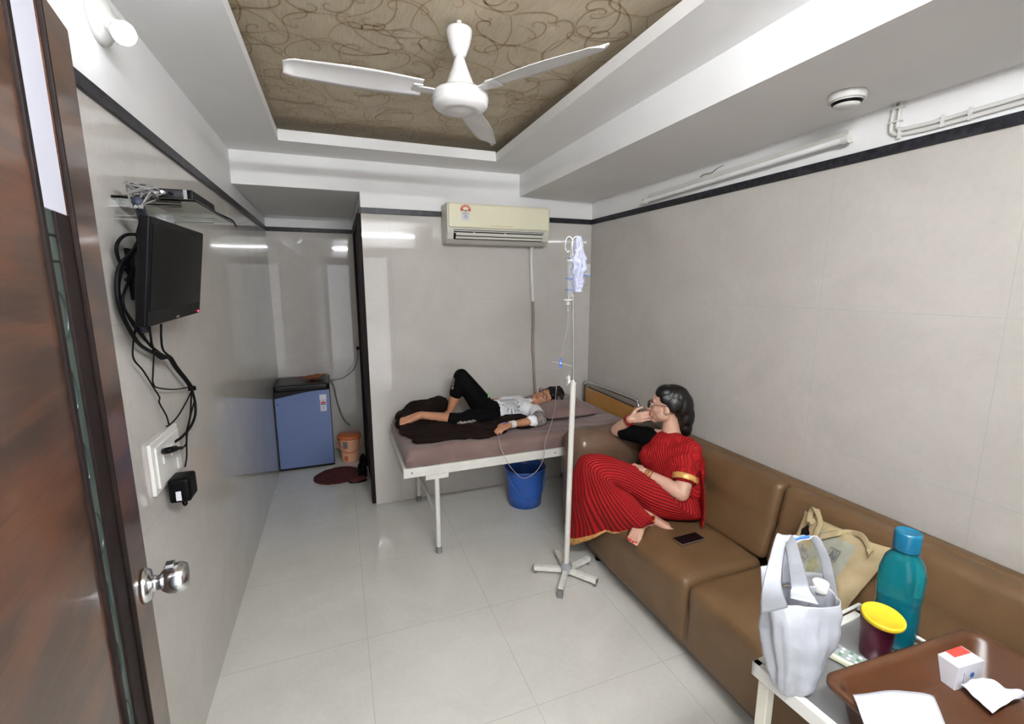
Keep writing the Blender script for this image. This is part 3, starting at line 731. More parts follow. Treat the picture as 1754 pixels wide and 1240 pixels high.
m = MB(); m.box((0.395, .9885, .675), (0.455, .9900, .728), 3); m.box((0.398, .9885, .565), (0.452, .9900, .672), 3); c = (0.425, .9880, .650)
fan = [(c[0], .9878, .640)] + [(c[0] + .024 * math.cos(a), .9878, .640 + .022 * math.sin(a)) for a in [math.radians(180 * i / 14) for i in range(15)]]; m.add(fan, [(0, i + 1, i + 2) for i in range(14)], 0, False)
m.box((.403, .9876, .628), (.447, .9882, .636), 1)
for z in (.61, .595, .58): m.box((.410, .9876, z), (.440, .9882, z + .004), 2)
m.build('energy_label', ['red_print', 'black_plastic', 'grey_print', 'box_card'], t)
MB().cyl((.030, .9885, .665), (.030, .991, .665), .006, n=12).build('door_lock', 'black_plastic', t)
for x, y in ((.03, 1.06), (.465, 1.06), (.03, 1.44), (.465, 1.44)): MB().cyl((x, y, 0), (x, y, .022), .014, n=12).build('foot', 'black_plastic', t)
def lf(u, v):
    x = (u - .5) * 2; y = (v - .5) * 2; w = .065 * (1 - abs(x) ** 1.7) + .004
    return V((0.345 + x * .115 + y * .01, 1.22 + y * w + x * .02, .8395 + .034 * max(abs(x) ** 1.6, abs(y) ** 1.6) + .006 * x + .003 * math.sin(x * 9)))
tag(MB().grid(lf, 22, 10).build('leaf_dish', noisy('rust brown dish', '7c4426', '8e5230', 12, .8), solid=.004), 'small rust brown leaf shaped dish with pointed ends on top of the refrigerator', 'dish')
# bin
t = empty('lidded_bucket', (.640, 1.10, 0), 'peach plastic bucket with an orange lid and handle, beside the refrigerator', 'bucket')
bc = (.640, 1.10, 0)
MB().lathe([(0, 0), (.083, 0), (.086, .01), (.100, .22), (.108, .245), (.100, .245), (.0, .243)], bc, n=44).build('pail', 'peach_plastic', t)
MB().lathe([(.104, .238), (.115, .24), (.115, .262), (.108, .272), (.060, .278), (0, .279)], bc, n=44).build('lid', 'orange_plastic', t)
P = [V((.640 + .112 * math.cos(a), 1.10 - .06 - .05 * math.sin(a) * 1.0, .235 - .125 * math.sin(a))) for a in [PI * i / 12 for i in range(13)]]
m = MB(); m.tube(P, .0045, n=8, res=3); m.build('handle', 'orange_plastic', t)
m = MB()
def lb(u, v): a = math.radians(-128 + 26 * u); r = .0995 + .009 * (v); return V((.640 + r * math.cos(a), 1.10 + r * math.sin(a), .15 + .075 * v))
m.grid(lb, 6, 4); m.build('sticker', 'grey_print', t)
def lb2(u, v): a = math.radians(-128 + 22 * u); r = .0885 + .005 * (v); return V((.640 + r * math.cos(a), 1.10 + r * math.sin(a), .02 + .05 * v))
MB().grid(lb2, 6, 4).build('sticker', 'orange_plastic', t)
# fridge cord and socket
t = empty('wall_socket', (.79, 1.38, 1.1), 'small white socket with a plug beside the dark door frame in the alcove', 'socket')
MB().box((.797, 1.33, 1.055), (.809, 1.43, 1.155)).build('plate', 'white_plastic', t, bevel=.002)
MB().rbox((.765, 1.36, 1.09), (.797, 1.395, 1.125), .008, 5).build('plug', 'black_plastic', t)
m = MB(); m.tube([(.775, 1.37, 1.095), (.77, 1.36, .98), (.72, 1.36, .88), (.62, 1.40, .80), (.53, 1.44, .775), (.482, 1.46, .77)], .005); m.tube([(.482, 1.46, .77), (.52, 1.44, .70), (.55, 1.43, .5), (.60, 1.43, .34), (.66, 1.44, .26)], .006)
tag(m.build('fridge_cable', 'grey_rubber'), 'grey power cable sagging from the alcove socket to the refrigerator', 'cable')
# mat and shoes
def mt(u, v):
    x = u * 2 - 1; y = v * 2 - 1
    x, y = x * math.sqrt(1 - y * y / 2), y * math.sqrt(1 - x * x / 2)
    return V((.52 + x * .21 + y * .03, .69 + y * .17 - x * .02, .012 + .004 * noise.noise(V((x * 6, y * 6, 0))) + .022 * max(0, y - .5)))
tag(MB().grid(mt, 24, 24).build('door_mat', 'maroon_mat', solid=.016), 'oval maroon door mat crumpled on the floor before the refrigerator', 'mat')
def lump(name, spec, mat, vox, label, cat, sm=4, disp=None, group=None):
    m = MB()
    for c, r in spec: m.ell(c, *r)
    o = m.build(name, mat, remesh=vox, smooth=sm, disp=disp)
    if label: tag(o, label, cat, group)
    return o
t = empty('shoe', (.70, .50, 0), 'maroon slip-on shoe lying at the foot of the alcove door frame', 'shoe')
m = MB(); m.ell((.665, .50, .030), .05, .035, .028); m.ell((.715, .52, .026), .045, .032, .024); m.build('upper', 'maroon_mat', t, remesh=.005, smooth=3)
m = MB(); m.ell((.688, .51, .007), .082, .038, .007); m.build('sole', 'black_plastic', t)
lump('dark_bag', [((.735, .67, .055), (.042, .08, .055)), ((.745, .73, .11), (.030, .05, .07)), ((.735, .60, .035), (.040, .06, .035)), ((.755, .66, .12), (.022, .05, .05))], 'black_cloth', .006, 'black cloth bag slumped against the dark door frame behind the shoe', 'bag', disp=lambda p: .010 * noise.noise(p * 26))
# ================================================================ hospital bed
bed = empty('hospital_bed', (1.80, -.45, 0), 'white steel hospital bed with brown mattress along the back wall', 'bed')
bx0, bx1, by0, by1, bz = 0.932, 2.665, -0.872, -0.035, 0.560
def bar(name, a, c, mat='white_enamel', parent=bed, bev=.003): return MB().box(a, c).build(name, mat, parent, bevel=bev)
bar('side_rail', (bx0, by0, bz), (bx1, by0 + .030, bz + .062)); bar('side_rail', (bx0, by1 - .030, bz), (bx1, by1, bz + .062))
bar('end_rail', (bx0, by0 + .030, bz), (bx0 + .030, by1 - .030, bz + .062)); bar('end_rail', (bx1 - .030, by0 + .03, bz), (bx1, by1 - .03, bz + .062))
bar('bed_deck', (bx0 + .03, by0 + .03, bz + .030), (bx1 - .03, by1 - .03, bz + .040), 'white_enamel')
for x, y in ((1.145, by0 + .02), (1.145, by1 - .022), (2.47, by0 + .02), (2.47, by1 - .022)):
    lg = MB().cyl((x, y, 0.035), (x, y, bz - .02), .0165, n=20).build('leg', 'white_enamel', bed)
    MB().cyl((x, y, 0.0), (x, y, .045), .0205, .0195, n=20).build('rubber_foot', 'grey_rubber', lg)
    MB().box((x - .075, y - .020, bz - .032), (x + .075, y + .024, bz - .001)).build('leg_bracket', 'white_enamel', lg, bevel=.003)
for x in (1.145, 2.47): MB().cyl((x, by0 + .03, .245), (x, by1 - .03, .245), .0125, n=14).build('crossbar', 'white_enamel', bed)
for i, x in enumerate((0.985, 1.985)): MB().cyl((x, by0 - .002, bz + .032), (x, by0 + .004, bz + .032), .006, n=10).build('rivet', 'grey_rubber', bed)
m = MB(); hb = [(2.672, -.075, .45), (2.672, -.075, .80), (2.672, -.085, .872), (2.672, -.14, .90), (2.672, -.78, .905), (2.672, -.865, .885), (2.672, -.882, .80), (2.672, -.882, .45)]
m.tube(hb, .0135, n=14, res=8); hbo = m.build('headboard_tube', 'chrome', bed)
MB().box((2.664, -.860, .62), (2.680, -.098, .845)).build('headboard_panel', 'ply', bed, bevel=.004)
m = MB(); m.tube([(2.659, -.16, .862), (2.659, -.50, .858), (2.659, -.84, .852)], .0035, n=6); m.build('headboard_beading', 'black_plastic', bed)
def wr(p):
    p = V(p); f = 1.0
    e = .010 * noise.noise(V((p.x * 3.0, p.y * 5.0, p.z * 4))) + .006 * noise.noise(V((p.x * 9 + p.y * 5, p.y * 12, 3)))
    rg = .016 * max(0, .35 - abs(noise.noise(V((p.x * 2.2 + p.y * 6, p.y * 3 - p.x * 1.5, 9))))) + .010 * max(0, .3 - abs(noise.noise(V((p.x * 5 - p.y * 3, p.y * 7, 2)))))
    p.z += (e + rg) * (1 if p.z > .68 else .3)
    if p.z < .68 and p.y < -.7: p.y -= .012 * (noise.noise(V((p.x * 6, 0, 5)))) 
    if p.z < .66 and p.x < 1.05: p.z += .012 * noise.noise(V((p.y * 9, p.x * 5, 0)))
    if p.z < .69 and p.y < -.80: p.y = min(p.y, -.862 + .004 * noise.noise(V((p.x * 9, 1, 1))))
    if p.z < .69 and p.x < 1.0: p.x = min(p.x, .950)
    return p
mt_ = MB().rbox((0.952, -.865, .6225), (2.640, -.058, .735), .045, (70, 44, 10), wr).build('mattress', 'sheet')
tag(mt_, 'long mattress under a creased brown bed sheet on the white hospital bed', 'mattress')
def pwr(p):
    p = V(p); p.z += .012 * noise.noise(V((p.x * 6, p.y * 6, p.z * 5))); return p
def pil(cx, cy, cz, hx_, hy_, hz_, fz):
    m = MB()
    def g(top):
        def f(u, v):
            x = u * 2 - 1; y = v * 2 - 1; t = max(0, (1 - abs(x) ** 3.2)) ** .5 * max(0, (1 - abs(y) ** 3.2)) ** .5
            n_ = .010 * noise.noise(V((x * 2.5, y * 2.5, 7 + top)))
            return V((cx + x * hx_, cy + y * hy_ - .0 * x, cz + (hz_ * t + n_ * t) * (1 if top else -.55)))
        return f
    m.grid(g(True), 30, 24); m.grid(g(False), 30, 24); return m
po = pil(2.245, -.37, .780, .22, .30, .078, 0).build('pillow', 'sheet'); tag(po, 'brown pillow under the head of the lying child', 'pillow')
# rolled sheet end by the foot of the bed against the wall
m = MB()
m.loft([((.985, -.10, .755), (0, .03, 0), (.022, 0, .02)), ((.99, -.20, .775), (0, .02, 0), (.035, 0, .05)), ((1.02, -.34, .775), (.01, .02, 0), (.040, 0, .045)), ((1.05, -.48, .76), (0, .02, 0), (.03, 0, .025))], n=20, m=8, fn=lambda u, v, p, c: p + V((.004, .0, .006)) * noise.noise(p * 18))
# dark blanket
spec = [((1.07, -.28, .785), (.115, .17, .055)), ((1.17, -.20, .810), (.14, .12, .078)), ((1.20, -.72, .752), (.19, .07, .028)), ((1.48, -.75, .750), (.2, .06, .024)), ((1.05, -.56, .765), (.10, .08, .035)), ((1.30, -.17, .810), (.11, .09, .085)), ((1.24, -.40, .775), (.13, .14, .055)),
        ((1.06, -.47, .765), (.10, .11, .035)), ((1.22, -.56, .765), (.17, .12, .042)), ((1.42, -.62, .760), (.17, .10, .038)), ((1.60, -.64, .760), (.15, .09, .036)),
        ((1.76, -.60, .772), (.14, .12, .040)), ((1.83, -.66, .758), (.10, .10, .026)), ((1.10, -.60, .755), (.12, .07, .030)), ((1.02, -.38, .77), (.08, .10, .040)), ((1.34, -.45, .76), (.2, .12, .04))]
def bd_(p): return .012 * noise.noise(V((p.x * 9, p.y * 14, p.z * 12))) + .007 * noise.noise(V((p.x * 26, p.y * 22 + 4, p.z * 20)))
bl_ = lump('blanket', spec, 'blanket', .008, 'crumpled dark brown blanket over the foot of the bed and under the child', 'blanket', 6, bd_)
# ================================================================ IV stand
iv = empty('iv_stand', (1.826, -1.372, 0), 'white drip stand with grey hub standing before the bed', 'drip stand')
hc = V((1.826, -1.372, 0)); ptop = V((1.853, -1.36, 0))
MB().lathe([(0, .020), (.034, .020), (.036, .035), (.036, .070), (.026, .085), (.0, .086)], hc, n=32).build('hub', noisy('grey cast metal', '8b8c90', '97989c', 12, .4), iv)
for ti, (tip,) in enumerate((((1.619,-1.263,0.020),), ((1.685,-1.559,0.020),), ((1.959,-1.560,0.020),), ((2.074,-1.304,0.020),), ((1.872,-1.099,0.020),))):
    d = V((tip[0] - hc.x, tip[1] - hc.y, 0)); L = min(d.length, .200); d.normalize(); s_ = V((-d.y, d.x, 0))
    m = MB(); a = hc + d * .028; e = hc + d * L
    m.obox((a + e) / 2 + UZ * .038, d * ((e - a).length / 2), s_ * .016, UZ * .014 + d * .0)
    lg = m.build('leg', noisy('chipped white enamel', 'cfccc2', 'dedbd2', 30, .45), iv, bevel=.003)
    if ti == 1: MB().obox(e + d * .006 + UZ * .022, d * .018, s_ * .016, UZ * .022).build('rubber_tip', 'grey_rubber', lg, bevel=.003)
    else: MB().obox(e + d * .0015 + UZ * .036, d * .0015, s_ * .0155, UZ * .0135).build('end_cap', 'grey_rubber', lg)
    if ti != 1: MB().cyl(e - d * .012, e - d * .012 + UZ * .025, .010, n=12).build('foot_pad', 'grey_rubber', lg)
lean = (V((1.853, -1.36, 1.225)) - V((1.826, -1.372, .06)))
P0 = V((1.826, -1.372, .05)); P1 = P0 + lean
MB().cyl(P0, P1, .0165, n=24).build('lower_pole', 'white_enamel', iv)
MB().cyl(P1, P1 + lean.normalized() * .012, .0175, .012, n=24).build('pole_collar', 'chrome', iv)
PT = V((1.831,-1.360,1.992))
MB().cyl(P1, PT, .0055, n=14).build('upper_rod', 'chrome', iv)
kb = P1 + V((-.03, -.005, .01))
m = MB(); m.cyl(P1 + V((-.010, 0, -.002)), kb, .006, n=12)
for a in range(4):
    an = a * PI / 2 + .5; m.cap(kb, kb + V((-.006, .012 * math.cos(an), .026 * math.sin(an))), .009, .008, n=6)
m.build('clamp_knob', 'white_plastic', iv)
m = MB()
for sx_ in (-1, 1):
    q = PT; xd = V((.935, -.354, 0)) * sx_
    m.tube([q - UZ * .02, q + UZ * .01, q + UZ * .028 + xd * .012, q + UZ * .026 + xd * .030, q - UZ * .01 + xd * .040, q - UZ * .04 + xd * .036, q - UZ * .052 + xd * .024, q - UZ * .04 + xd * .016], .0032, n=8)
m.build('hook', 'chrome', iv)
# bottle with drip set on the left hook
RX = V((.935, -.354, 0)); RY = V((.354, .935, 0))
t = empty('drip_bottle', (0, 0, 0)); 
qb = V((1.813,-1.360,1.867)); t.location = qb - UZ * .0; tag(t, 'clear plastic drip bottle hanging upside down on the left of the stand', 'drip bottle')
q0 = V((1.816,-1.360,1.889)); q1 = V((1.809,-1.360,1.686)); dz = q0.z - q1.z
m = MB(); m.lathe([(0, 0), (.016, -.002), (.021, -.012), (.022, -.05), (.020, -.09), (.022, -.13), (.021, -dz + .02), (.012, -dz), (0, -dz)], q0, n=28); m.build('bottle', 'clear_plastic', t)
m = MB(); m.lathe([(0, .0), (.017, .0), (.017, .010), (.008, .016), (0, .016)], q0, n=24); m.build('bottle_base', 'white_plastic', t)
for h in (.09, .15): MB().lathe([(.0222, -h), (.0228, -h), (.0228, -h - .004), (.0222, -h - .004)], q0, n=28, caps=False).build('label_line', 'blue_print', t)
m = MB(); m.tube([q0 + UZ * .016, q0 + UZ * .05 + RX * .006, q0 + UZ * .10 + RX * .010, q0 + UZ * .05 + RX * .014, q0 + UZ * .012 + RX * .006], .0018, n=6); m.build('hanging_loop', 'white_plastic', t)
m = MB(); m.lathe([(0, 0), (.026, 0), (.026, -.008), (.010, -.010), (.012, -.030), (.006, -.034), (0, -.034)], q1, n=24); m.build('neck_cap', 'white_plastic', t)
m = MB(); m.lathe([(0, -.034), (.006, -.034), (.007, -.06), (.003, -.075), (0, -.075)], q1, n=16); m.build('drip_chamber', 'clear_plastic', t)
MB().ell(q0 - RX * .004 + UZ * .016 - RY * .012, .006).build('blue_stopper', 'blue_print', t)
# crumpled white plastic cover on the right hook
def dr(u, v, p, c):
    d = (p - c); k_ = 1 + .26 * math.sin(u * 2 * PI * 5 + v * 6) + .45 * noise.noise(p * 34) + .3 * noise.noise(p * 80)
    return c + d * k_
A0 = [(1.863,-1.360,2.027), (1.872,-1.360,1.947), (1.871,-1.360,1.868), (1.861,-1.360,1.804), (1.866,-1.360,1.756), (1.871,-1.360,1.724)]
rad = [.013, .024, .032, .036, .028, .020]
m = MB(); m.loft([(V(a), RX * r, RY * r * .7) for a, r in zip(A0, rad)], n=36, m=8, fn=dr)
cv = m.build('drip_cover', 'drip_bag'); tag(cv, 'crumpled white plastic bag tied over the drip bottle at the top of the stand', 'plastic bag')
m = MB(); cc = V((1.925,-1.350,1.847)); m.obox(cc, RX * .022, RY * .002, UZ * .030); m.obox(cc - UZ * .032, RX * .022, RY * .0025, UZ * .003, 1)
tag(m.build('printed_sachet', ['clear_plastic', 'blue_print']), 'flat clear printed sachet sticking out right of the crumpled drip cover', 'sachet')
# drip line: from chamber, roller clamp, sagging loop to the hand
ch = q1 - UZ * .075
tp = [ch, (1.814,-1.350,1.529), (1.791,-1.330,1.361), (1.803,-1.280,1.249), (1.825,-1.200,1.142), (1.889,-1.050,0.968), (1.895,-0.980,0.829), (1.867,-0.960,0.723), (1.860,-0.950,0.596), (1.804,-0.950,0.508), (1.710,-0.950,0.476), (1.630,-0.950,0.555), (1.592,-0.930,0.627), (1.563,-0.910,0.705), (1.575, -.84, .752), (1.62, -.74, .765), (1.665, -.70, .782)]
m = MB(); m.tube(tp, .0022, n=7, res=8); tag(m.build('drip_tube', noisy('translucent drip tubing', 'b9aaa6', 'c9bcb8', 8, .2, trans=.3)), 'thin clear drip line sagging from the stand below the bed rail to the child hand', 'drip tube')
rc = V((1.782,-1.335,1.322)); m = MB(); m.obox(rc, RX * .007, RY * .006, UZ * .026); rco = m.build('roller_clamp', 'blue_print', bevel=.002); tag(rco, 'blue roller clamp on the drip line beside the stand', 'clamp')
MB().cyl(rc - RY * .009, rc - RY * .004, .005, n=12).build('roller', 'white_plastic', rco)
m = MB(); m.tube([rc + RX * -.045 + UZ * .008, rc, rc + RX * .03 - UZ * .008, rc + RX * .068 - UZ * .018], .0012, n=5); tag(m.build('line_tie', 'white_plastic'), 'fine white tie strung through the blue roller clamp to the stand', 'tie')
# blue bucket under the bed
t = empty('blue_bucket', (1.955, -.39, 0), 'blue plastic bucket on the floor under the bed', 'bucket')
bcx = (1.955, -.39, 0)
MB().lathe([(0, .004), (.125, .004), (.128, 0), (.134, 0), (.140, .10), (.155, .26), (.160, .30), (.168, .302), (.168, .312), (.156, .312), (.148, .26), (.132, .02), (0, .018)], bcx, n=56, caps=False).build('pail', 'blue_plastic', t)
P = [V((bcx[0] + .160 * math.cos(a), bcx[1] - .150 * math.sin(a) * .99 - .01, .298 - .20 * math.sin(a))) for a in [PI * i / 16 for i in range(17)]]
m = MB(); m.tube(P, .004, n=8, res=3); m.build('handle', 'blue_plastic', t)

# ================================================================ sofa
sofa = empty('sofa', (2.38, -2.3, 0), 'long brown leatherette sofa against the right wall', 'sofa')
SX = 2.035
def tuft(cs, depth, r, ax):
    def f(p):
        p = V(p)
        for c in cs:
            d = (p - V(c)); d[ax] = 0; e = math.exp(-(d.length / r) ** 2)
            p[ax] += depth * e
        return p
    return f
MB().rbox((SX + .02, -3.50, .05), (2.70, -1.20, .26), .015, (6, 20, 3)).build('base', 'leather', sofa)
secs = [(-2.140, -1.215), (-3.062, -2.150), (-3.500, -3.072)]
for a, c in secs:
    def f(p, a=a, c=c):
        p = V(p); yc = (a + c) / 2; w = (c - a) / 2; t_ = (p.y - yc) / w
        if p.z > .38: p.z += .014 * (1 - t_ * t_) * (1 - ((p.x - 2.3) / .3) ** 2) + .004 * noise.noise(p * 7) - .020 * math.exp(-((p.y - yc) / .02) ** 2) * math.exp(-((p.x - SX) / .10) ** 2)
        if p.x < SX + .03: p.x += -.010 * (1 - t_ * t_) + .004 * noise.noise(p * 6)
        return p
    MB().rbox((SX, a, .075), (2.535, c, .412), .045, (16, 28, 14), f).build('seat_cushion', 'leather', sofa)
for a, c in secs:
    yc = (a + c) / 2
    def f(p, yc=yc, a=a, c=c):
        p = V(p)
        if p.x < 2.60:
            k_ = 0
            for cy in (yc,):
                d2 = ((p.y - cy) ** 2 + (p.z - .60) ** 2) ** .5
                k_ += .030 * math.exp(-(d2 / .055) ** 2)
            k_ += .010 * math.exp(-((p.z - .60) / .018) ** 2)
            p.x += k_ - .012 * (1 - ((p.y - yc) / ((c - a) / 2)) ** 2) + .004 * noise.noise(p * 6)
        p.x += (p.z - .41) * .24      # raked back
        return p
    MB().rbox((2.505, a, .40), (2.615, c, .795), .035, (8, 30, 20), f).build('back_cushion', 'leather', sofa)
MB().rbox((2.665, -3.50, .05), (2.735, -1.20, .800), .02, (4, 20, 8)).build('backrest', 'leather', sofa)
def fa(p):
    p = V(p); t_ = (p.y + 1.055) / .155
    if p.z > .5: p.z += .030 * (1 - t_ * t_) + .010 * noise.noise(p * 9)
    if p.y < -1.1 or p.x < 2.05: s_ = .006 * noise.noise(V((p.x * 14, p.y * 14, p.z * 9))); p.x += s_; p.y += s_
    return p
MB().rbox((2.000, -1.200, .05), (2.700, -.905, .775), .085, (22, 14, 24), fa).build('armrest', 'arm_leather', sofa)
for x, y in ((2.10, -1.3), (2.10, -3.4), (2.65, -1.3), (2.65, -3.4)): MB().cyl((x, y, 0), (x, y, .055), .022, .026, n=16).build('foot', 'black_plastic', sofa)
# phone on the seat
t = empty('phone', (2.28, -1.885, .425), 'black mobile phone lying face up on the sofa seat by the feet', 'phone')
pc = V((2.282, -1.885, .4305)); pa = V((.955, -.10, 0)).normalized(); pb = V((.10, .955, 0)).normalized()
pa = V((.80, .55, 0)).normalized() if False else V((1, 0.02, 0)).normalized(); pb = V((-.02, 1, 0))
MB().obox(pc, pa * .078, pb * .036, UZ * .004).build('casing', 'chrome', t, bevel=.003, seg=3)
MB().obox(pc + UZ * .0042, pa * .075, pb * .0335, UZ * .0006).build('screen', 'black_gloss', t)

# tote bag leaning on the sofa back
t = empty('tote_bag', (2.44, -2.50, .42), 'cream canvas tote bag with a pale green print leaning on the sofa back', 'bag')
ca, cb, cc_, cd = V((2.515, -2.325, .765)), V((2.500, -2.690, .790)), V((2.40, -2.585, .445)), V((2.37, -2.345, .440))
def tg(sd):
    def f(u, v):
        p = ca.lerp(cb, u).lerp(cd.lerp(cc_, u), v)
        n_ = V((-.92, -.12, .36)); t_ = (max(0, 1 - (2 * u - 1) ** 4) * max(0, 1 - (2 * v - 1) ** 6)) ** .5
        return p + n_ * (sd * (.035 * t_) + .012 * noise.noise(V((u * 4, v * 4, 2))) + .006 * noise.noise(V((u * 11, v * 9, 2)))) + V((0, 0, -.02 * math.sin(u * PI) * (v < .02)))
    return f
m = MB(); m.grid(tg(1), 30, 30, mifn=lambda u, v: 1 if (.26 < u < .74 and .14 < v < .80) else 0); m.grid(tg(-1), 30, 30); m.build('bag_body', ['tote', 'tote_print'], t)
f1 = tg(1)
def onbag(u, v, o_=.004): return f1(u, v) + V((-.92, -.12, .36)) * o_
m = MB(); m.tube([onbag(.20, .04), onbag(.16, .10, .012), f1(.12, .0) + V((-.02, 0, .03)), f1(.20, 0) + V((-.035, 0, .055)), f1(.30, 0) + V((-.05, 0, .015)), onbag(.30, .16, .02), onbag(.30, .26, .012)], .012, n=8, flat=.002, up=(0, 1, .1)); m.build('handle', 'tote', t)
m = MB(); m.tube([onbag(.34, .22, .012), onbag(.50, .08, .012), f1(.58, .0) + V((-.02, 0, .018)), f1(.72, 0) + V((-.03, 0, .025)), onbag(.86, .10, .018), onbag(.88, .18, .008)], .012, n=8, flat=.002, up=(.5, 0, 1)); m.build('handle', 'tote', t)
m = MB()      # boxed two letter print on the bag face
def strip(u0, v0, u1, v1, w=.0016): m.tube([onbag(u0, v0), onbag((u0 + u1) / 2, (v0 + v1) / 2), onbag(u1, v1)], w, n=5, res=2)
for a_ in ((.50, .26, .62, .26), (.62, .26, .62, .40), (.62, .40, .50, .40), (.50, .40, .50, .26)): strip(*a_, w=.0012)
strip(.525, .38, .548, .285, .0030); strip(.548, .285, .568, .38, .0030); strip(.533, .35, .562, .35, .0022); strip(.592, .32, .592, .38, .003); strip(.592, .285, .592, .292, .0034)
m.build('letter_print', 'grey_print', t)
def blotch(cu, cv, ru, rv, mat, nm):
    m = MB(); n = 24; off = [onbag(cu, cv, .003)] + [onbag(cu + ru * math.cos(2 * PI * i / n) * (1 + .2 * math.sin(5 * i)), cv + rv * math.sin(2 * PI * i / n) * (1 + .15 * math.cos(7 * i)), .003) for i in range(n)]
    m.add(off, [(0, i + 1, (i + 1) % n + 1) for i in range(n)]); m.build(nm, mat, t)
blotch(.14, .25, .06, .10, 'dark_wood', 'dark_print'); blotch(.20, .52, .10, .14, noisy('grey floral print', '77746c', 'a8a498', 60, .9), 'floral_print'); blotch(.40, .55, .06, .10, noisy('olive print', '8d8a68', 'a09c7c', 60, .9), 'floral_print')
# ================================================================ trolley in the foreground
tr = empty('trolley_table', (1.80, -3.2, 0), 'steel topped white trolley table in the right foreground', 'table')
ang = math.radians(4); tu_ = V((math.cos(ang), math.sin(ang), 0)); tv_ = V((math.sin(ang), -math.cos(ang), 0)); t0 = V((1.570, -2.905, 0)); TZ = .800
def tp_(u, v, z): return t0 + tu_ * u + tv_ * v + UZ * z
TW, TL_ = .440, .60
MB().obox(tp_(TW / 2, TL_ / 2, TZ - .004), tu_ * (TW / 2 - .004), tv_ * (TL_ / 2 - .004), UZ * .0035).build('top', 'dull_steel', tr)
for (u0, v0, u1, v1) in ((0, 0, TW, 0), (0, TL_, TW, TL_), (0, 0, 0, TL_), (TW, 0, TW, TL_)):
    c0 = tp_((u0 + u1) / 2, (v0 + v1) / 2, TZ - .016); dvv = (tp_(u1, v1, 0) - tp_(u0, v0, 0)); L = dvv.length; dvv.normalize(); sd = dvv.cross(UZ)
    MB().obox(c0, dvv * (L / 2 + .010), sd * .010, UZ * .019).build('top_frame', 'white_enamel', tr, bevel=.002)
for u in (.012, TW - .055):
    for v in (.020, TL_ - .02):
        lg = MB().obox(tp_(u, v, .40 - .005), tu_ * .014, tv_ * .014, UZ * .363).build('leg', noisy('cream enamelled steel', 'c4c0b0', 'cfcbbb', 9, .4), tr, bevel=.002)
        MB().lathe([(0, 0), (.020, 0), (.022, .015), (.016, .034), (0, .035)], tp_(u, v, 0), n=18).build('foot', 'black_plastic', lg)
for a_ in ((.012, .02, TW - .055, .02), (.012, TL_ - .02, TW - .055, TL_ - .02), (.012, .02, .012, TL_ - .02), (TW - .055, .02, TW - .055, TL_ - .02)):
    MB().cyl(tp_(a_[0], a_[1], .25), tp_(a_[2], a_[3], .25), .008, n=12).build('stretcher', 'white_enamel', tr)
m = MB(); m.cyl(tp_(.30, -.006, TZ + .022), tp_(TW + .006, -.006, TZ + .022), .0045); m.cyl(tp_(TW + .006, -.006, TZ + .022), tp_(TW + .006, .22, TZ + .022), .0045)
m.cyl(tp_(.30, -.006, TZ), tp_(.30, -.006, TZ + .022), .0045); m.cyl(tp_(TW + .006, -.006, TZ), tp_(TW + .006, -.006, TZ + .022), .0045); m.cyl(tp_(TW + .006, .22, TZ), tp_(TW + .006, .22, TZ + .022), .0045); m.build('guard_rail', 'white_enamel', tr)
# carrier bag
t = empty('carrier_bag', (1.60, -2.99, TZ), 'white plastic carrier bag standing on the corner of the trolley table', 'bag')
def bagr(u, v, p, c):
    d = p - c; a = u * 2 * PI
    k_ = 1 + .05 * math.sin(a * 4 + v * 5) + .10 * noise.noise(p * 14) + .05 * noise.noise(p * 34) + .16 * noise.noise(V((math.cos(a) * 3.2, math.sin(a) * 3.2, v * 1.5)))
    return c + V((d.x * k_, d.y * k_, d.z)) + V((0, 0, .004 * math.sin(a * 3)))
bo = V((1.596,-2.990,0.827)); 
BR = [(V((1.581,-2.985,0.798)), RX * .030, RY * .028), (V((1.589,-2.985,0.825)), RX * .052, RY * .040), (V((1.591,-2.985,0.889)), RX * .070, RY * .048), (V((1.588,-2.985,0.953)), RX * .080, RY * .050), (V((1.584,-2.985,1.009)), RX * .083, RY * .048), (V((1.584,-2.985,1.047)), RX * .083, RY * .042)]
m = MB(); m.loft(BR, n=56, m=8, fn=bagr, caps=False); m.f.append([i for i in range(56)]); m.mi.append(0); m.sm.append(True)
m.build('bag_body', 'frost_bag', t, solid=.001)
def ribn(nm, pts, w, mat='frost_bag', up=(.354, .935, 0)):
    m = MB(); m.tube(pts, w, n=10, res=8, flat=.0022, up=up); return m.build(nm, mat, t)
HX = (.935, -.354, 0)
ribn('handle', [(1.480,-3.000,1.049), (1.453,-3.010,1.113), (1.462,-3.005,1.170), (1.480,-3.000,1.223), (1.511,-2.995,1.209), (1.545,-2.990,1.142), (1.577,-2.985,1.071), (1.554,-3.015,1.061)], lambda t_: .030 - .018 * math.sin(PI * t_) ** 1, up=HX)
ribn('handle', [(1.579,-2.955,1.058), (1.569,-2.955,1.130), (1.570,-2.960,1.173), (1.599,-2.965,1.180), (1.630,-2.970,1.174), (1.662,-2.970,1.133), (1.700,-2.965,1.066), (1.750,-2.955,0.957)], lambda t_: .016 - .007 * math.sin(PI * t_), up=HX)
m = MB(); m.tube([(1.546,-2.978,1.191), (1.569,-2.980,1.194), (1.591,-2.983,1.194)], .004, n=6, flat=.002, up=(0, 0, 1)); m.build('blue_printed_band', 'blue_print', t)
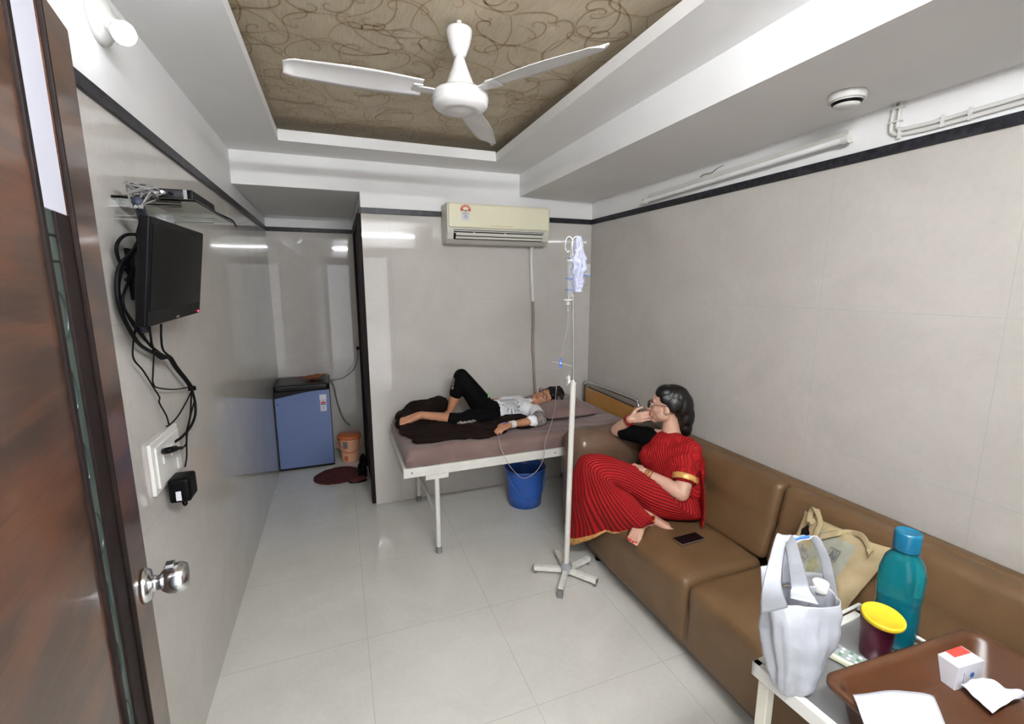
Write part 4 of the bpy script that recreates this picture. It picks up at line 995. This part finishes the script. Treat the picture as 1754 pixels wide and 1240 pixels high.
# back panel of the bag seen between the handles
def bk(u, v):
    a = V((1.589,-2.945,1.002)).lerp(V((1.771,-2.945,0.944)), u); c = V((1.593,-2.945,1.072)).lerp(V((1.738,-2.945,1.036)), u)
    p = a.lerp(c, v); p.z -= .03 * math.sin(PI * u) * v * 0; return p + RY * (.012 * math.sin(PI * u))
MB().grid(bk, 12, 6).build('back_panel', 'frost_bag', t, solid=.0012)
def sd_(u, v):
    a = V((1.514,-2.930,1.104)).lerp(V((1.558,-2.930,1.097)), u); c = V((1.537,-2.950,0.860)).lerp(V((1.605,-2.950,0.838)), u)
    return a.lerp(c, v)
tag(MB().grid(sd_, 4, 10).build('paper_sheet', 'paper', solid=.002), 'folded white paper sheet standing behind the left side of the carrier bag', 'paper')
bt = empty('medicine_bottle', (1.663,-2.975,0.955), 'white capped medicine bottle poking out of the carrier bag', 'bottle')
bq = V((1.663,-2.975,1.046))
MB().lathe([(0, 0), (.017, 0), (.018, .004), (.018, .022), (.016, .025), (0, .026)], bq - UZ * .014, n=28).build('cap', 'white_plastic', bt)
MB().lathe([(0, -.16), (.024, -.16), (.026, -.15), (.026, -.04), (.014, -.015), (.014, 0), (0, 0)], bq - UZ * .014, n=28).build('bottle', 'clear_plastic', bt)
# remote
t = empty('remote_control', (1.83, -2.96, TZ), 'cream remote control lying behind the carrier bag on the trolley', 'remote control')
ra = V((.30, -.95, 0)).normalized(); rb = V((.95, .30, 0)).normalized(); rc0 = V((1.790, -2.985, TZ + .010))
MB().obox(rc0, ra * .080, rb * .026, UZ * .009).build('casing', 'cream_plastic', t, bevel=.006, seg=3)
MB().obox(rc0 + UZ * .0093 + ra * .02, ra * .055, rb * .021, UZ * .0008).build('key_panel', 'remote_grey', t)
for i in range(4):
    for j in range(3):
        MB().ell(rc0 + UZ * .0105 + ra * (-.015 + .018 * i) + rb * (-.013 + .013 * j), .0045, .0045, .002, n=8).build('button', 'box_card' if (i + j) % 3 else 'green_print', t)
MB().ell(rc0 + UZ * .0105 - ra * .030 + rb * .008, .008, .006, .002, n=10).build('button', 'grey_print', t)
# cup with yellow lid
t = empty('tumbler', (1.878, -2.995, TZ), 'maroon plastic tumbler with a yellow lid', 'tumbler')
cx_ = V((1.880, -2.992, TZ))
MB().lathe([(0, 0), (.030, 0), (.032, .004), (.040, .115), (.040, .118), (0, .118)], cx_, n=44).build('cup', 'maroon_plastic', t)
MB().lathe([(.0, .116), (.0445, .116), (.0465, .119), (.0465, .127), (.044, .130), (.041, .127), (0, .1265)], cx_ , (-.06, -.10, 1), n=44).build('lid', 'yellow_lid', t)
# teal water bottle
t = empty('water_bottle', (1.985, -3.005, TZ), 'large teal plastic water bottle with blue cap', 'bottle')
wb = V((1.984, -2.976, TZ))
def sq(prof, n=48, pw=3.2):
    m = MB(); vs = []
    for r, h in prof:
        for i in range(n):
            a = 2 * PI * i / n + .35; c_, s_ = math.cos(a), math.sin(a); blend = 1.0 if h < .22 else max(0, 1 - (h - .22) / .05)
            k_ = (abs(math.cos(a - .35)) ** pw + abs(math.sin(a - .35)) ** pw) ** (-1 / pw); k_ = 1 + (k_ - 1) * blend * .8
            vs.append(wb + V((c_ * r * k_, s_ * r * k_, h)))
    T = len(prof); fs = [(k * n + i, k * n + (i + 1) % n, (k + 1) * n + (i + 1) % n, (k + 1) * n + i) for k in range(T - 1) for i in range(n)] + [tuple(range(n))[::-1], tuple(range((T - 1) * n, T * n))]
    return m.add(vs, fs)
sq([(.042, 0), (.047, .004), (.0485, .02), (.0485, .10), (.0465, .12), (.0485, .14), (.0500, .19), (.049, .210), (.042, .240), (.031, .258), (.025, .266), (.025, .272)]).build('bottle', 'teal_plastic', t)
sq([(.038, .004), (.0425, .006), (.0440, .02), (.0440, .10), (.0420, .12), (.0435, .132)]).build('water', 'teal_water', t)
m = MB(); m.lathe([(0, .270), (.0290, .270), (.030, .274), (.030, .315), (.028, .322), (.023, .324), (.022, .321), (0, .321)], wb, n=44)
m.build('cap', 'teal_cap', t, bevel=0)
# tray
t = empty('tray', (1.85, -3.2, TZ), 'deep brown plastic tray on the trolley', 'tray')
tA, tB = V((1.587, -3.045, 0)), V((2.105, -3.078, 0)); ex = (tB - tA).normalized(); ey = V((ex.y, -ex.x, 0)); TWd = (tB - tA).length; TDd = .36
def rr_(inset, z, rad=.035, n=8):
    P = []
    for (cx, cy, a0) in ((TWd - inset - rad, inset + rad, -90), (TWd - inset - rad, TDd - inset - rad, 0), (inset + rad, TDd - inset - rad, 90), (inset + rad, inset + rad, 180)):
        for i in range(n + 1):
            a = math.radians(a0 + 90 * i / n); P.append(tA + ex * (cx + rad * math.cos(a)) + ey * (cy + rad * math.sin(a)) + UZ * z)
    return P
m = MB(); lv = [(.035, TZ), (.004 + .016, TZ + .072), (.0, TZ + .074), (.0, TZ + .084), (.006, TZ + .088), (.012, TZ + .086), (.024, TZ + .078), (.042, TZ + .006)]
vs = []; 
for i_, z_ in lv: vs += rr_(i_, z_)
n = len(rr_(0, 0)); T = len(lv)
m.add(vs, [(k * n + i, k * n + (i + 1) % n, (k + 1) * n + (i + 1) % n, (k + 1) * n + i) for k in range(T - 1) for i in range(n)] + [tuple(range(n))[::-1], tuple(range((T - 1) * n, T * n))])
m.build('tray_body', 'tray_brown', t)
# things in the tray
t = empty('medicine_box', (2.0, -3.11, TZ + .01), 'small white carton with a red rectangle on top, in the brown tray', 'box')
q = [V((1.941,-3.096,0.807)), V((1.934,-3.137,0.807)), V((2.047,-3.149,0.807))]
e1 = (q[2] - q[1]); e1.z = 0; e1 = e1.normalized(); e2 = V((-e1.y, e1.x, 0)); bw, bdp, bh = .088, .060, .062
bxc = q[1] + e1 * bw / 2 + e2 * bdp / 2; bxc.z = TZ + .0065 + bh / 2
MB().obox(bxc, e1 * bw / 2, e2 * bdp / 2, UZ * bh / 2).build('carton', 'box_card', t, bevel=.001)
MB().obox(bxc + UZ * (bh / 2 + .0003) + e1 * .012 + e2 * .006, e1 * .028, e2 * .011, UZ * .0003).build('red_print', 'red_print', t)
MB().cyl(bxc - e2 * (bdp / 2 + .0005) + e1 * .008 , bxc - e2 * (bdp / 2) + e1 * .008, .007, n=18).build('blue_print', 'blue_print', t)
m = MB(); m.obox(bxc - e2 * (bdp / 2 + .0003) - e1 * .020 - UZ * .008, e1 * .0006, e2 * .0003, UZ * .020); m.build('seam', 'grey_print', t)
def sheet(name, c4, lab, lift=.0, cat='paper', wob=.004):
    c4 = [V(c) for c in c4]
    def f(u, v):
        p = c4[0].lerp(c4[1], u).lerp(c4[3].lerp(c4[2], u), v); p.z += lift * math.sin(PI * u) + wob * noise.noise(V((u * 3, v * 3, len(name)))); return p
    return tag(MB().grid(f, 16, 12).build(name, 'paper', solid=.0008), lab, cat)
sheet('paper_sheet', [(1.598,-3.111,0.893), (1.828,-3.146,0.840), (1.668,-3.260,0.880), (1.489,-3.220,0.912)], 'white sheet of paper lying in the near left part of the brown tray', .012)
sheet('paper_packet', [(1.944,-3.141,0.825), (2.004,-3.161,0.838), (2.038,-3.218,0.835), (1.920,-3.210,0.822)], 'crumpled white paper packet beside the carton in the brown tray', .006, 'packet', .010)
m = MB(); m.cap((1.744,-3.093,0.813), (1.788,-3.083,0.813), .0055); m.cyl((1.703,-3.103,0.813), (1.744,-3.093,0.813), .0035); tag(m.build('syringe', 'clear_plastic'), 'thin translucent capped syringe half under the paper in the brown tray', 'syringe')
# ================================================================ people
def hand(m, Wp, d, n, s, L=.165, curl=(.5, .5, .6, .7), thumb=.5, spread=1.0):
    """palm with five separate fingers: Wp wrist, d towards fingers, n back of hand, s thumb side; returns finger tips"""
    Wp, d, n, s = V(Wp), V(d).normalized(), V(n), V(s)
    n = (n - d * n.dot(d)).normalized(); s = (s - d * s.dot(d) - n * s.dot(n)).normalized(); k = L / .175
    m.cap(Wp, Wp + d * .020 * k, .0215 * k, .021 * k)
    tips = []
    for i, (o, ln, r) in enumerate(((.027, .95, .0088), (.009, 1.06, .0090), (-.009, .98, .0086), (-.026, .80, .0078))):
        kn = Wp + d * (.082 - .003 * abs(i - 1)) * k + s * o * k * spread
        m.cap(Wp + d * .016 * k + s * o * .55 * k, kn, .0150 * k, .0118 * k)
        p = kn; dr = (d + s * o * 1.5).normalized(); a = 0
        for j, (l, rr) in enumerate(((.043, r), (.026, r * .93), (.021, r * .86))):
            a += curl[i] * (.75 if j == 0 else 1.0)
            q_ = p + (dr * math.cos(a) - n * math.sin(a)) * l * ln * k
            m.cap(p, q_, rr * k, rr * .93 * k, n=8); p = q_
        tips.append(p)
    t0_ = Wp + d * .018 * k + s * .020 * k; t1 = t0_ + (d * .60 + s * .72 - n * .25 * thumb).normalized() * .040 * k
    t2 = t1 + (d * .85 + s * .35 - n * .5 * thumb).normalized() * .030 * k; t3 = t2 + (d * .9 + s * .05 - n * .6 * thumb).normalized() * .024 * k
    m.chain([(t0_, .0155 * k), (t1, .0120 * k), (t2, .0102 * k), (t3, .0088 * k)]); tips.append(t3)
    return tips
def foot(m, an, d, up, L=.225, side=None, big=1):
    """ankle, toe direction, up; five toes"""
    an, d, up = V(an), V(d).normalized(), V(up); up = (up - d * up.dot(d)).normalized(); s = d.cross(up) * big; k = L / .23
    heel = an - d * .030 * k - up * .045 * k
    m.ell(heel, .034 * k, .030 * k, .030 * k, frame=(d, s, up)); m.cap(an, heel, .031 * k, .028 * k)
    ball = an + d * .115 * k - up * .050 * k
    for o, r in ((.022, .021), (0, .019), (-.022, .017)): m.cap(an + d * .02 * k - up * .008 * k + s * o * .3, ball + s * o * k, .028 * k, r * k)
    m.cap(heel, ball - up * .004 - s * .012 * k, .024 * k, .015 * k)
    tips = []
    for o, l, r in ((.031, .052, .0135), (.010, .050, .0095), (-.005, .045, .009), (-.019, .039, .0085), (-.031, .031, .008)):
        a = ball + s * o * k + d * .008 * k; e = a + d * l * k - up * .006 * k; m.cap(a, e, r * k, r * .95 * k, n=8); tips.append(e + up * r * .5 * k)
    return tips
def head(m, Cn, f, u, s=1.0, jaw=1.0):
    """head centred between the ears; f face direction, u crown; returns landmarks"""
    Cn, f, u = V(Cn), V(f).normalized(), V(u); u = (u - f * u.dot(f)).normalized(); l = u.cross(f)
    F = (f, l, u)
    def P(a, b, c): return Cn + (f * a + l * b + u * c) * s
    def E(p, a, b, c): m.ell(P(*p), a * s, b * s, c * s, frame=F)
    E((-.012, 0, .030), .092, .074, .084); E((.022, 0, -.010), .064, .062, .078)
    E((.036, 0, -.052), .042, .044 * jaw, .040); E((.058, 0, -.082), .019, .021, .016)
    for b in (-1, 1):
        E((.048, b * .034, -.018), .026, .022, .024); E((.015, b * .046, -.050), .034, .016, .026)
        E((.066, b * .026, .026), .016, .022, .009)
        E((-.004, b * .073, -.005), .017, .009, .030); E((.004, b * .074, -.028), .009, .006, .012)
        E((.081, b * .010, -.026), .009, .008, .008)
    m.cap(P(.078, 0, .018), P(.097, 0, -.020), .0085 * s, .0115 * s)
    E((.078, 0, -.049), .011, .023, .0050); E((.077, 0, -.058), .011, .020, .0058)
    return P, F
# ---------------------------------------------------------------- seated woman
wm = empty('person', (2.30, -1.60, .41), 'woman in a red striped saree and glasses sitting on the sofa, chin in hand', 'person')
f = V((-.775, .63, .03)).normalized(); u = V((.0, .12, 1)).normalized(); l = u.cross(f)
HC = V((2.460,-1.440,1.027))
m = MB()
P, F = head(m, HC, f, u + V((.05, .0, 0)), 1.10)
nb = V((2.455, -1.500, .865))
m.chain([(P(-.018, 0, -.045), .050), (P(-.030, 0, -.085), .047), (nb, .056)])
LS, RS = V((2.455, -1.665, .815)), V((2.375, -1.370, .825)); HP = V((2.395, -1.600, .520))
m.chain([(nb, .060), (V((2.44, -1.52, .76)), .105), (V((2.43, -1.55, .66)), .100), (HP, .125)])
m.chain([(LS, .050), (nb - UZ * .03, .055), (RS, .050)]); m.cap((2.42, -1.62, .74), (2.39, -1.44, .74), .085, .080)
LE = V((2.329,-1.760,0.621)); LW = V((2.211,-1.575,0.695)); RE = V((2.291,-1.165,0.810)); RW = V((2.300,-1.300,0.924))
m.chain([(LS, .050), (LS.lerp(LE, .5), .049), (LE, .040)]); m.chain([(LE, .040), (LE.lerp(LW, .35), .042), (LE.lerp(LW, .8), .029), (LW, .024)])
m.chain([(RS, .048), (RS.lerp(RE, .5), .046), (RE, .040)]); m.chain([(RE, .040), (RE.lerp(RW, .5), .035), (RW, .025)])
nails = []
hd = (V((2.171,-1.500,0.708)) - LW); lt = hand(m, LW, hd, (.15, -.55, .9), (.2, .9, .3), .165, (1.0, 1.1, 1.15, 1.2), .8)
ck = P(.066, .012, -.070)
hd2 = (V((2.368,-1.395,0.965)) - RW); rt = hand(m, RW, hd2, (-.45, -.75, .25), (-.1, .1, 1), .160, (.55, .45, .45, .5), .6)
# legs folded up on the seat
KL, KR = V((2.065, -1.43, .635)), V((2.06, -1.33, .645)); AL, AR = V((2.125, -1.690, .468)), V((2.190, -1.675, .465))
for hp, kn, an in ((HP + V((-.02, -.06, 0)), KL, AL), (HP + V((-.02, .05, 0)), KR, AR)):
    m.chain([(hp, .095), (hp.lerp(kn, .5), .080), (kn, .056)]); m.chain([(kn, .055), (kn.lerp(an, .35), .052), (kn.lerp(an, .75), .036), (an, .030)])
ft1 = foot(m, AL, (V((1.909,-1.832,0.425)) - AL) + V((0, 0, .03)), (0, 0, 1), .205, big=-1)
ft2 = foot(m, AR, V((.95, -.62, -.04)), (.0, 0, 1), .200, big=1)
body = m.build('body', ['skin', 'lips', 'nail'], wm, remesh=.0042, smooth=3)
paint(body, [(P(.086, y, -.0535), .0085, 1) for y in (-.014, -.005, .005, .014)] + [(t_, .007, 2) for t_ in ft1] + [(t_, .006, 2) for t_ in ft2])
for b in (-1, 1):
    e = MB().ell(P(.0775, b * .030, .006), .010, .0125, .0075, frame=F, n=12).build('eye', 'eye_white', wm)
    MB().ell(P(.0855, b * .030, .006), .003, .0052, .0052, frame=F, n=10).build('iris', 'eye_dark', e)
    m = MB(); m.tube([P(.084, b * .016, .022), P(.084, b * .030, .027), P(.074, b * .046, .023)], .0026, n=6); m.build('eyebrow', 'hair', wm)
# hair: parted cap falling to a loose bunch at the nape
m = MB()
def E(p, a, b, c): m.ell(P(*p), a, b, c, frame=F)
E((-.034, 0, .046), .098, .089, .090); E((.008, .030, .076), .064, .054, .048); E((.008, -.030, .076), .064, .054, .048)
E((-.082, 0, .010), .064, .080, .092); E((-.102, 0, -.045), .054, .066, .078); E((-.104, 0, -.105), .042, .052, .060)
for b in (-1, 1): E((-.036, b * .070, .022), .048, .020, .052); E((.004, b * .066, .046), .040, .018, .030)
hr = m.build('hair', 'hair', wm, remesh=.0045, smooth=4, disp=lambda p: .0022 * noise.noise(V((p.x * 40, p.y * 40, p.z * 9))) + .003 * noise.noise(p * 12))
# spectacles
m = MB()
for b in (-1, 1):
    c = P(.096, b * .034, .004); fx = (F[0] + F[1] * b * .22).normalized(); lx = (F[1] - fx * F[1].dot(fx)).normalized()
    Q = [c + lx * .026 * math.copysign(abs(math.cos(a)) ** .8, math.cos(a)) + F[2] * .0185 * math.copysign(abs(math.sin(a)) ** .8, math.sin(a)) for a in [2 * PI * i / 20 for i in range(20)]]
    m.tube(Q, .0021, n=6, res=2, closed=True)
    m.tube([P(.090, b * .062, .010), P(.040, b * .078, .010), P(-.005, b * .080, .008), P(-.018, b * .078, -.006)], .0019, n=6)
m.tube([P(.096, -.010, .008), P(.100, 0, .011), P(.096, .010, .008)], .0018, n=6)
sp = m.build('spectacles', noisy('dark maroon spectacle frame', '2c1216', '38171c', 20, .3), wm)
for b in (-1, 1):
    c = P(.096, b * .034, .004); fx = (F[0] + F[1] * b * .22).normalized(); lx = (F[1] - fx * F[1].dot(fx)).normalized()
    m = MB(); vs = [c + fx * .001] + [c + lx * .0255 * math.copysign(abs(math.cos(a)) ** .8, math.cos(a)) + F[2] * .018 * math.copysign(abs(math.sin(a)) ** .8, math.sin(a)) for a in [2 * PI * i / 20 for i in range(20)]]
    m.add(vs, [(0, i + 1, (i + 1) % 20 + 1) for i in range(20)]); m.build('lens', 'lens', sp, solid=.0012)
MB().ell(P(.002, .080, -.030), .004, n=8).build('earring', 'gold_metal', wm); MB().ell(P(.002, -.080, -.030), .004, n=8).build('earring', 'gold_metal', wm)
def bangle(wp, el, k, r, w, mat):
    d = (V(el) - V(wp)).normalized(); c = V(wp) + d * k; a = d.orthogonal().normalized(); b = d.cross(a)
    MB().tube([c + (a * math.cos(t_ * PI / 8) + b * math.sin(t_ * PI / 8)) * r for t_ in range(16)], w, n=6, res=2, closed=True).build('bangle', mat, wm)
for k, r, w, mat in ((.012, .029, .0022, 'red_bangle'), (.020, .030, .0030, 'gold_metal'), (.028, .031, .0022, 'red_bangle'), (.038, .032, .0032, 'gold_metal'), (.047, .033, .0022, 'red_bangle')): bangle(LW, LE, k, r, w, mat)
for k, r, w, mat in ((.008, .030, .0035, 'red_bangle'), (.018, .031, .0035, 'red_bangle'), (.028, .032, .003, 'red_bangle')): bangle(RW, RE, k, r, w, mat)
k_ = rt[2]; 
# black blouse
m = MB(); m.chain([(RS, .058), (RS.lerp(RE, .45), .056), (RS.lerp(RE, .72), .052)]); m.cap(RS, (2.41, -1.45, .80), .062, .075); m.chain([(LS, .058), (LS.lerp(LE, .5), .056), (LS.lerp(LE, .66), .0525)])
m.chain([((2.44, -1.50, .78), .112), ((2.44, -1.53, .70), .110)])
m.build('blouse', 'black_cloth', wm, remesh=.006, smooth=4)
# saree drape over chest, left shoulder and upper arm
m = MB()
m.chain([(nb + V((-.02, -.015, -.025)), .060), ((2.425, -1.51, .775), .117), ((2.420, -1.55, .68), .118), ((2.40, -1.59, .58), .125), ((2.41, -1.60, .52), .13)])
m.chain([(nb + V((-.01, -.03, -.02)), .056), (LS + V((0, 0, .002)), .068), (LS.lerp(LE, .35), .070), (LS.lerp(LE, .58), .066)])
m.cap((2.43, -1.64, .78), (2.36, -1.46, .72), .085, .085); m.cap((2.46, -1.66, .74), (2.45, -1.70, .60), .09, .07); m.cap((2.43, -1.66, .76), (2.38, -1.60, .62), .095, .09)
def dd_(p):
    w_ = math.sin((p.z * .8 + p.y * .55 + .3 * p.x) * 95 + 3 * noise.noise(p * 5)); return .0028 * w_ + .006 * noise.noise(p * 14)
m.build('saree_drape', 'saree_drape', wm, remesh=.006, smooth=5, disp=dd_)
# loose end of the drape falling behind her elbow, gold edged
def pl_(u, v):
    top = V((2.50, -1.665, .80)).lerp(V((2.44, -1.775, .735)), u); bot = V((2.475, -1.755, .435)).lerp(V((2.415, -1.840, .437)), u)
    p = top.lerp(bot, v); return p + V((-.3, -1, 0)) * (.012 * math.sin(u * 14 + v * 3) + .025 * math.sin(PI * v) + .010 * noise.noise(p * 12))
MB().grid(pl_, 36, 40, mifn=lambda u, v: 1 if (u < .16 and v > .25) else 0).build('saree_loose_end', ['saree_drape', 'gold_zari'], wm, solid=.003)
ad = (LE - LS).normalized(); c = LS.lerp(LE, .64); a_ = ad.orthogonal().normalized(); b_ = ad.cross(a_)
m = MB(); m.loft([(c - ad * .012, a_ * .069, b_ * .069), (c, a_ * .070, b_ * .070), (c + ad * .020, a_ * .066, b_ * .066)], n=40, m=4, caps=False); m.build('sleeve_border', 'gold_zari', wm, solid=.003)
# skirt of the saree: waist, over the thighs to the knees, down to the hem
rings = [((2.435, -1.625, .600), (.075, .125, .0), (-.100, .05, .035)),
         ((2.410, -1.640, .525), (.070, .165, -.01), (-.125, .045, .085)),
         ((2.320, -1.590, .545), (.035, .185, .0), (-.050, .02, .130)),
         ((2.200, -1.525, .578), (.025, .180, .0), (-.035, .015, .142)),
         ((2.090, -1.450, .632), (.010, .168, .0), (-.045, .02, .124)),
         ((2.005, -1.420, .662), (.005, .160, .0), (-.085, .025, .068)),
         ((1.995, -1.455, .590), (-.040, .205, -.010), (-.085, .03, -.005)),
         ((2.010, -1.495, .490), (-.070, .275, -.040), (-.080, .03, -.030)),
         ((2.030, -1.500, .405), (-.085, .288, -.095), (-.062, .02, -.045)),
         ((2.035, -1.500, .345), (-.100, .282, -.170), (-.052, .01, -.05))]
def sk(u, v, p, c):
    d = (p - c); g = max(0, (v - .5) * 2)
    w_ = .010 * math.sin(u * 2 * PI * 11 + 5 * v) * g + .012 * math.sin(u * 2 * PI * 5 + 9 * v) * g + .0016 * math.sin(u * 2 * PI * 44)
    w_ += .008 * noise.noise(p * 9); p = p - UZ * (.075 * max(0, math.cos(2 * PI * u)) * g * g)
    return p + d.normalized() * w_ if d.length else p
m = MB(); m.loft(rings, n=248, m=10, fn=sk, caps=False, mifn=lambda u, v: 1 if v > .965 else 0)
m.build('saree_skirt', ['saree', 'gold_zari'], wm, solid=.003)
# ---------------------------------------------------------------- lying child
ch_ = empty('person', (1.70, -.42, .74), 'child in white shirt and black trousers lying on the hospital bed, one knee raised', 'person')
f2 = V((-.30, -.55, .62)).normalized(); u2 = V((.93, .05, .12))
H2 = V((2.118,-0.370,0.848))
m = MB(); P2, F2 = head(m, H2, f2, u2, .96)
NB = V((2.010, -.385, .815)); LS2, RS2 = V((1.985, -.510, .800)), V((1.955, -.255, .815)); HP2 = V((1.640, -.415, .805))
m.chain([(P2(-.02, 0, -.05), .038), (NB, .040)]); m.chain([(NB, .045), (V((1.92, -.385, .80)), .070), (V((1.78, -.40, .80)), .066), (HP2, .076)])
m.cap((1.93, -.45, .80), (1.93, -.32, .80), .062); m.chain([(LS2, .040), (NB, .045), (RS2, .040)]); m.cap((1.78, -.45, .80), (1.78, -.35, .80), .055); m.cap((1.65, -.47, .80), (1.65, -.36, .80), .068)
LE2 = V((1.955, -.680, .783)); LW2 = V((1.697,-0.764,0.800)); RE2 = V((1.790, -.175, .810)); RW2 = V((1.667,-0.370,0.871))
m.chain([(LS2, .040), (LE2, .031)]); m.chain([(LE2, .031), (LE2.lerp(LW2, .35), .031), (LW2, .020)])
m.chain([(RS2, .038), (RE2, .031)]); m.chain([(RE2, .031), (RW2, .020)])
hand(m, LW2, V((1.548,-0.811,0.785)) - LW2, (-.05, -.25, 1), (.1, 1, .2), .145, (.30, .30, .32, .36), .4)
hand(m, RW2, (-.9, -.25, .02), (-.25, .3, .9), (.2, -.9, .5), .140, (1.0, 1.05, 1.1, 1.15), .8)
K1 = V((1.446,-0.360,1.083)); A1 = V((1.363,-0.300,0.771)) + V((0, 0, .01)); K2 = V((1.395, -.560, .800)); A2 = V((1.125, -.430, .838))
H1a, H2a = HP2 + V((-.01, .03, 0)), HP2 + V((0, -.06, -.005))
m.chain([(H1a, .075), (H1a.lerp(K1, .5), .066), (K1, .048)]); m.chain([(K1, .047), (K1.lerp(A1, .3), .048), (K1.lerp(A1, .75), .033), (A1, .027)])
m.chain([(H2a, .075), (H2a.lerp(K2, .5), .064), (K2, .048)]); m.chain([(K2, .047), (K2.lerp(A2, .3), .044), (K2.lerp(A2, .75), .032), (A2, .026)])
foot(m, A1 + V((0, 0, .015)), (-.75, -.35, -.05), (0, 0, 1), .205, big=-1); foot(m, A2, (-.80, -.16, .06), (.15, -.50, .85), .195, big=-1)
cb_ = m.build('body', ['child_skin', 'lips'], ch_, remesh=.0042, smooth=3)
paint(cb_, [(P2(.086, y, -.0535), .0075, 1) for y in (-.013, -.004, .004, .013)])
for b in (-1, 1):
    e = MB().ell(P2(.0775, b * .030, .006), .0088, .011, .0066, frame=F2, n=12).build('eye', 'eye_white', ch_)
    MB().ell(P2(.0860, b * .030, .006), .003, .0046, .0046, frame=F2, n=10).build('iris', 'eye_dark', e)
m = MB()
def E2(p, a, b, c): m.ell(P2(*p), a, b, c, frame=F2)
E2((-.034, 0, .052), .094, .088, .088); E2((.022, 0, .092), .056, .070, .034); E2((.056, .020, .078), .028, .040, .020); E2((-.03, 0, .120), .074, .084, .050)
for b in (-1, 1): E2((-.020, b * .066, .034), .050, .022, .054)
E2((-.03, -.02, .165), .045, .055, .035); E2((.01, .05, .12), .04, .05, .04)
m.build('hair', 'hair', ch_, remesh=.0045, smooth=3, disp=lambda p: .004 * noise.noise(V((p.x * 20, p.y * 60, p.z * 60))) + .003 * noise.noise(p * 90))
m = MB()
for b in (-1, 1):
    c = P2(.100, b * .033, .006); m.tube([c + F2[1] * .023 * .86 * math.cos(a) + F2[2] * .018 * .9 * math.sin(a) for a in [2 * PI * i / 16 for i in range(16)]], .0018, n=6, res=2, closed=True)
    m.tube([P2(.098, b * .058, .010), P2(.05, b * .076, .010), P2(.0, b * .078, .008)], .0016, n=6)
m.tube([P2(.1, -.012, .008), P2(.103, 0, .01), P2(.1, .012, .008)], .0015, n=6); m.build('spectacles', 'black_plastic', ch_)
# clothes
m = MB(); m.chain([(NB - V((.02, 0, .0)), .056), (V((1.92, -.385, .802)), .082), (V((1.80, -.40, .802)), .080), (V((1.69, -.41, .805)), .084)])
m.cap((1.93, -.46, .80), (1.93, -.31, .80), .072); m.cap((1.80, -.46, .80), (1.80, -.34, .80), .070); m.cap((1.70, -.47, .80), (1.70, -.36, .80), .074)
m.chain([(LS2, .054), (LS2.lerp(LE2, .5), .053), (LE2, .048), (LE2.lerp(LW2, .35), .040)]); m.chain([(RS2, .052), (RS2.lerp(RE2, .7), .046)])
sh = m.build('shirt', ['white_cloth', 'spotted', 'grey_print', noisy('pale print', 'a9a8a8', 'c6c6c8', 90, .8)], ch_, remesh=.0055, smooth=4, disp=lambda p: .006 * noise.noise(p * 13) + .003 * noise.noise(p * 30))
ec = V((1.805,-0.440,0.866)); me = sh.data; of = abs_loc(sh)
for p in me.polygons:
    c = p.center + of; r = math.hypot((c.x - ec.x) * 1.0, (c.y - ec.y) * .8)
    if p.normal.z > .05 and r < .062: p.material_index = 3
    elif p.normal.z > .05 and r < .074: p.material_index = 2 if int(math.atan2(c.y - ec.y, c.x - ec.x) * 6 + 20) % 2 else 0
    d_ = (c - LE2).length
    if d_ < .075 and c.y < -.60 and (c - LW2).length > .13: p.material_index = 1
m = MB(); m.chain([(HP2 + V((.03, 0, 0)), .090), (H1a, .090), (H1a.lerp(K1, .5), .079), (K1, .060), (K1.lerp(A1, .42), .052)]); m.chain([(H2a, .088), (H2a.lerp(K2, .5), .078), (K2, .060), (K2.lerp(A2, .25), .050)]); m.cap(HP2 + V((.02, -.05, 0)), HP2 + V((.02, .05, 0)), .085)
tr_ = m.build('trousers', ['black_cloth', 'spotted'], ch_, remesh=.0055, smooth=4, disp=lambda p: .004 * noise.noise(p * 14))
paint(tr_, [(K2 + V((-.02 + .03 * i, -.05, -.02)), .035, 1) for i in range(4)] + [(K1 + V((-.055, 0, -.02 - .03 * i)), .022, 1) for i in range(3)])
dwr = (LW2 - LE2).normalized()
MB().cyl(LW2 - dwr * .028, LW2 + dwr * .012, .0255, .0255, n=28).build('white_wristband', 'white_plastic', ch_)
gp = MB(); gp.tube([RW2 + V((-.060, -.050, -.030)), RW2 + V((-.045, -.055, .010)), RW2 + V((-.015, -.045, .085))], .006, n=8); tag(gp.build('green_pen', 'green_pen'), 'bright green pen-like stick held in the raised hand of the lying child', 'pen')
cn = V(LW2) + dwr * .045 + UZ * .018
m = MB(); m.cyl(cn, cn + dwr * .025, .004, n=10); m.obox(cn + dwr * .006, dwr * .004, V((-dwr.y, dwr.x, 0)) * .012, UZ * .0015); tag(m.build('cannula', 'blue_print'), 'small blue cannula taped on the back of the child hand beside the white wristband', 'cannula')
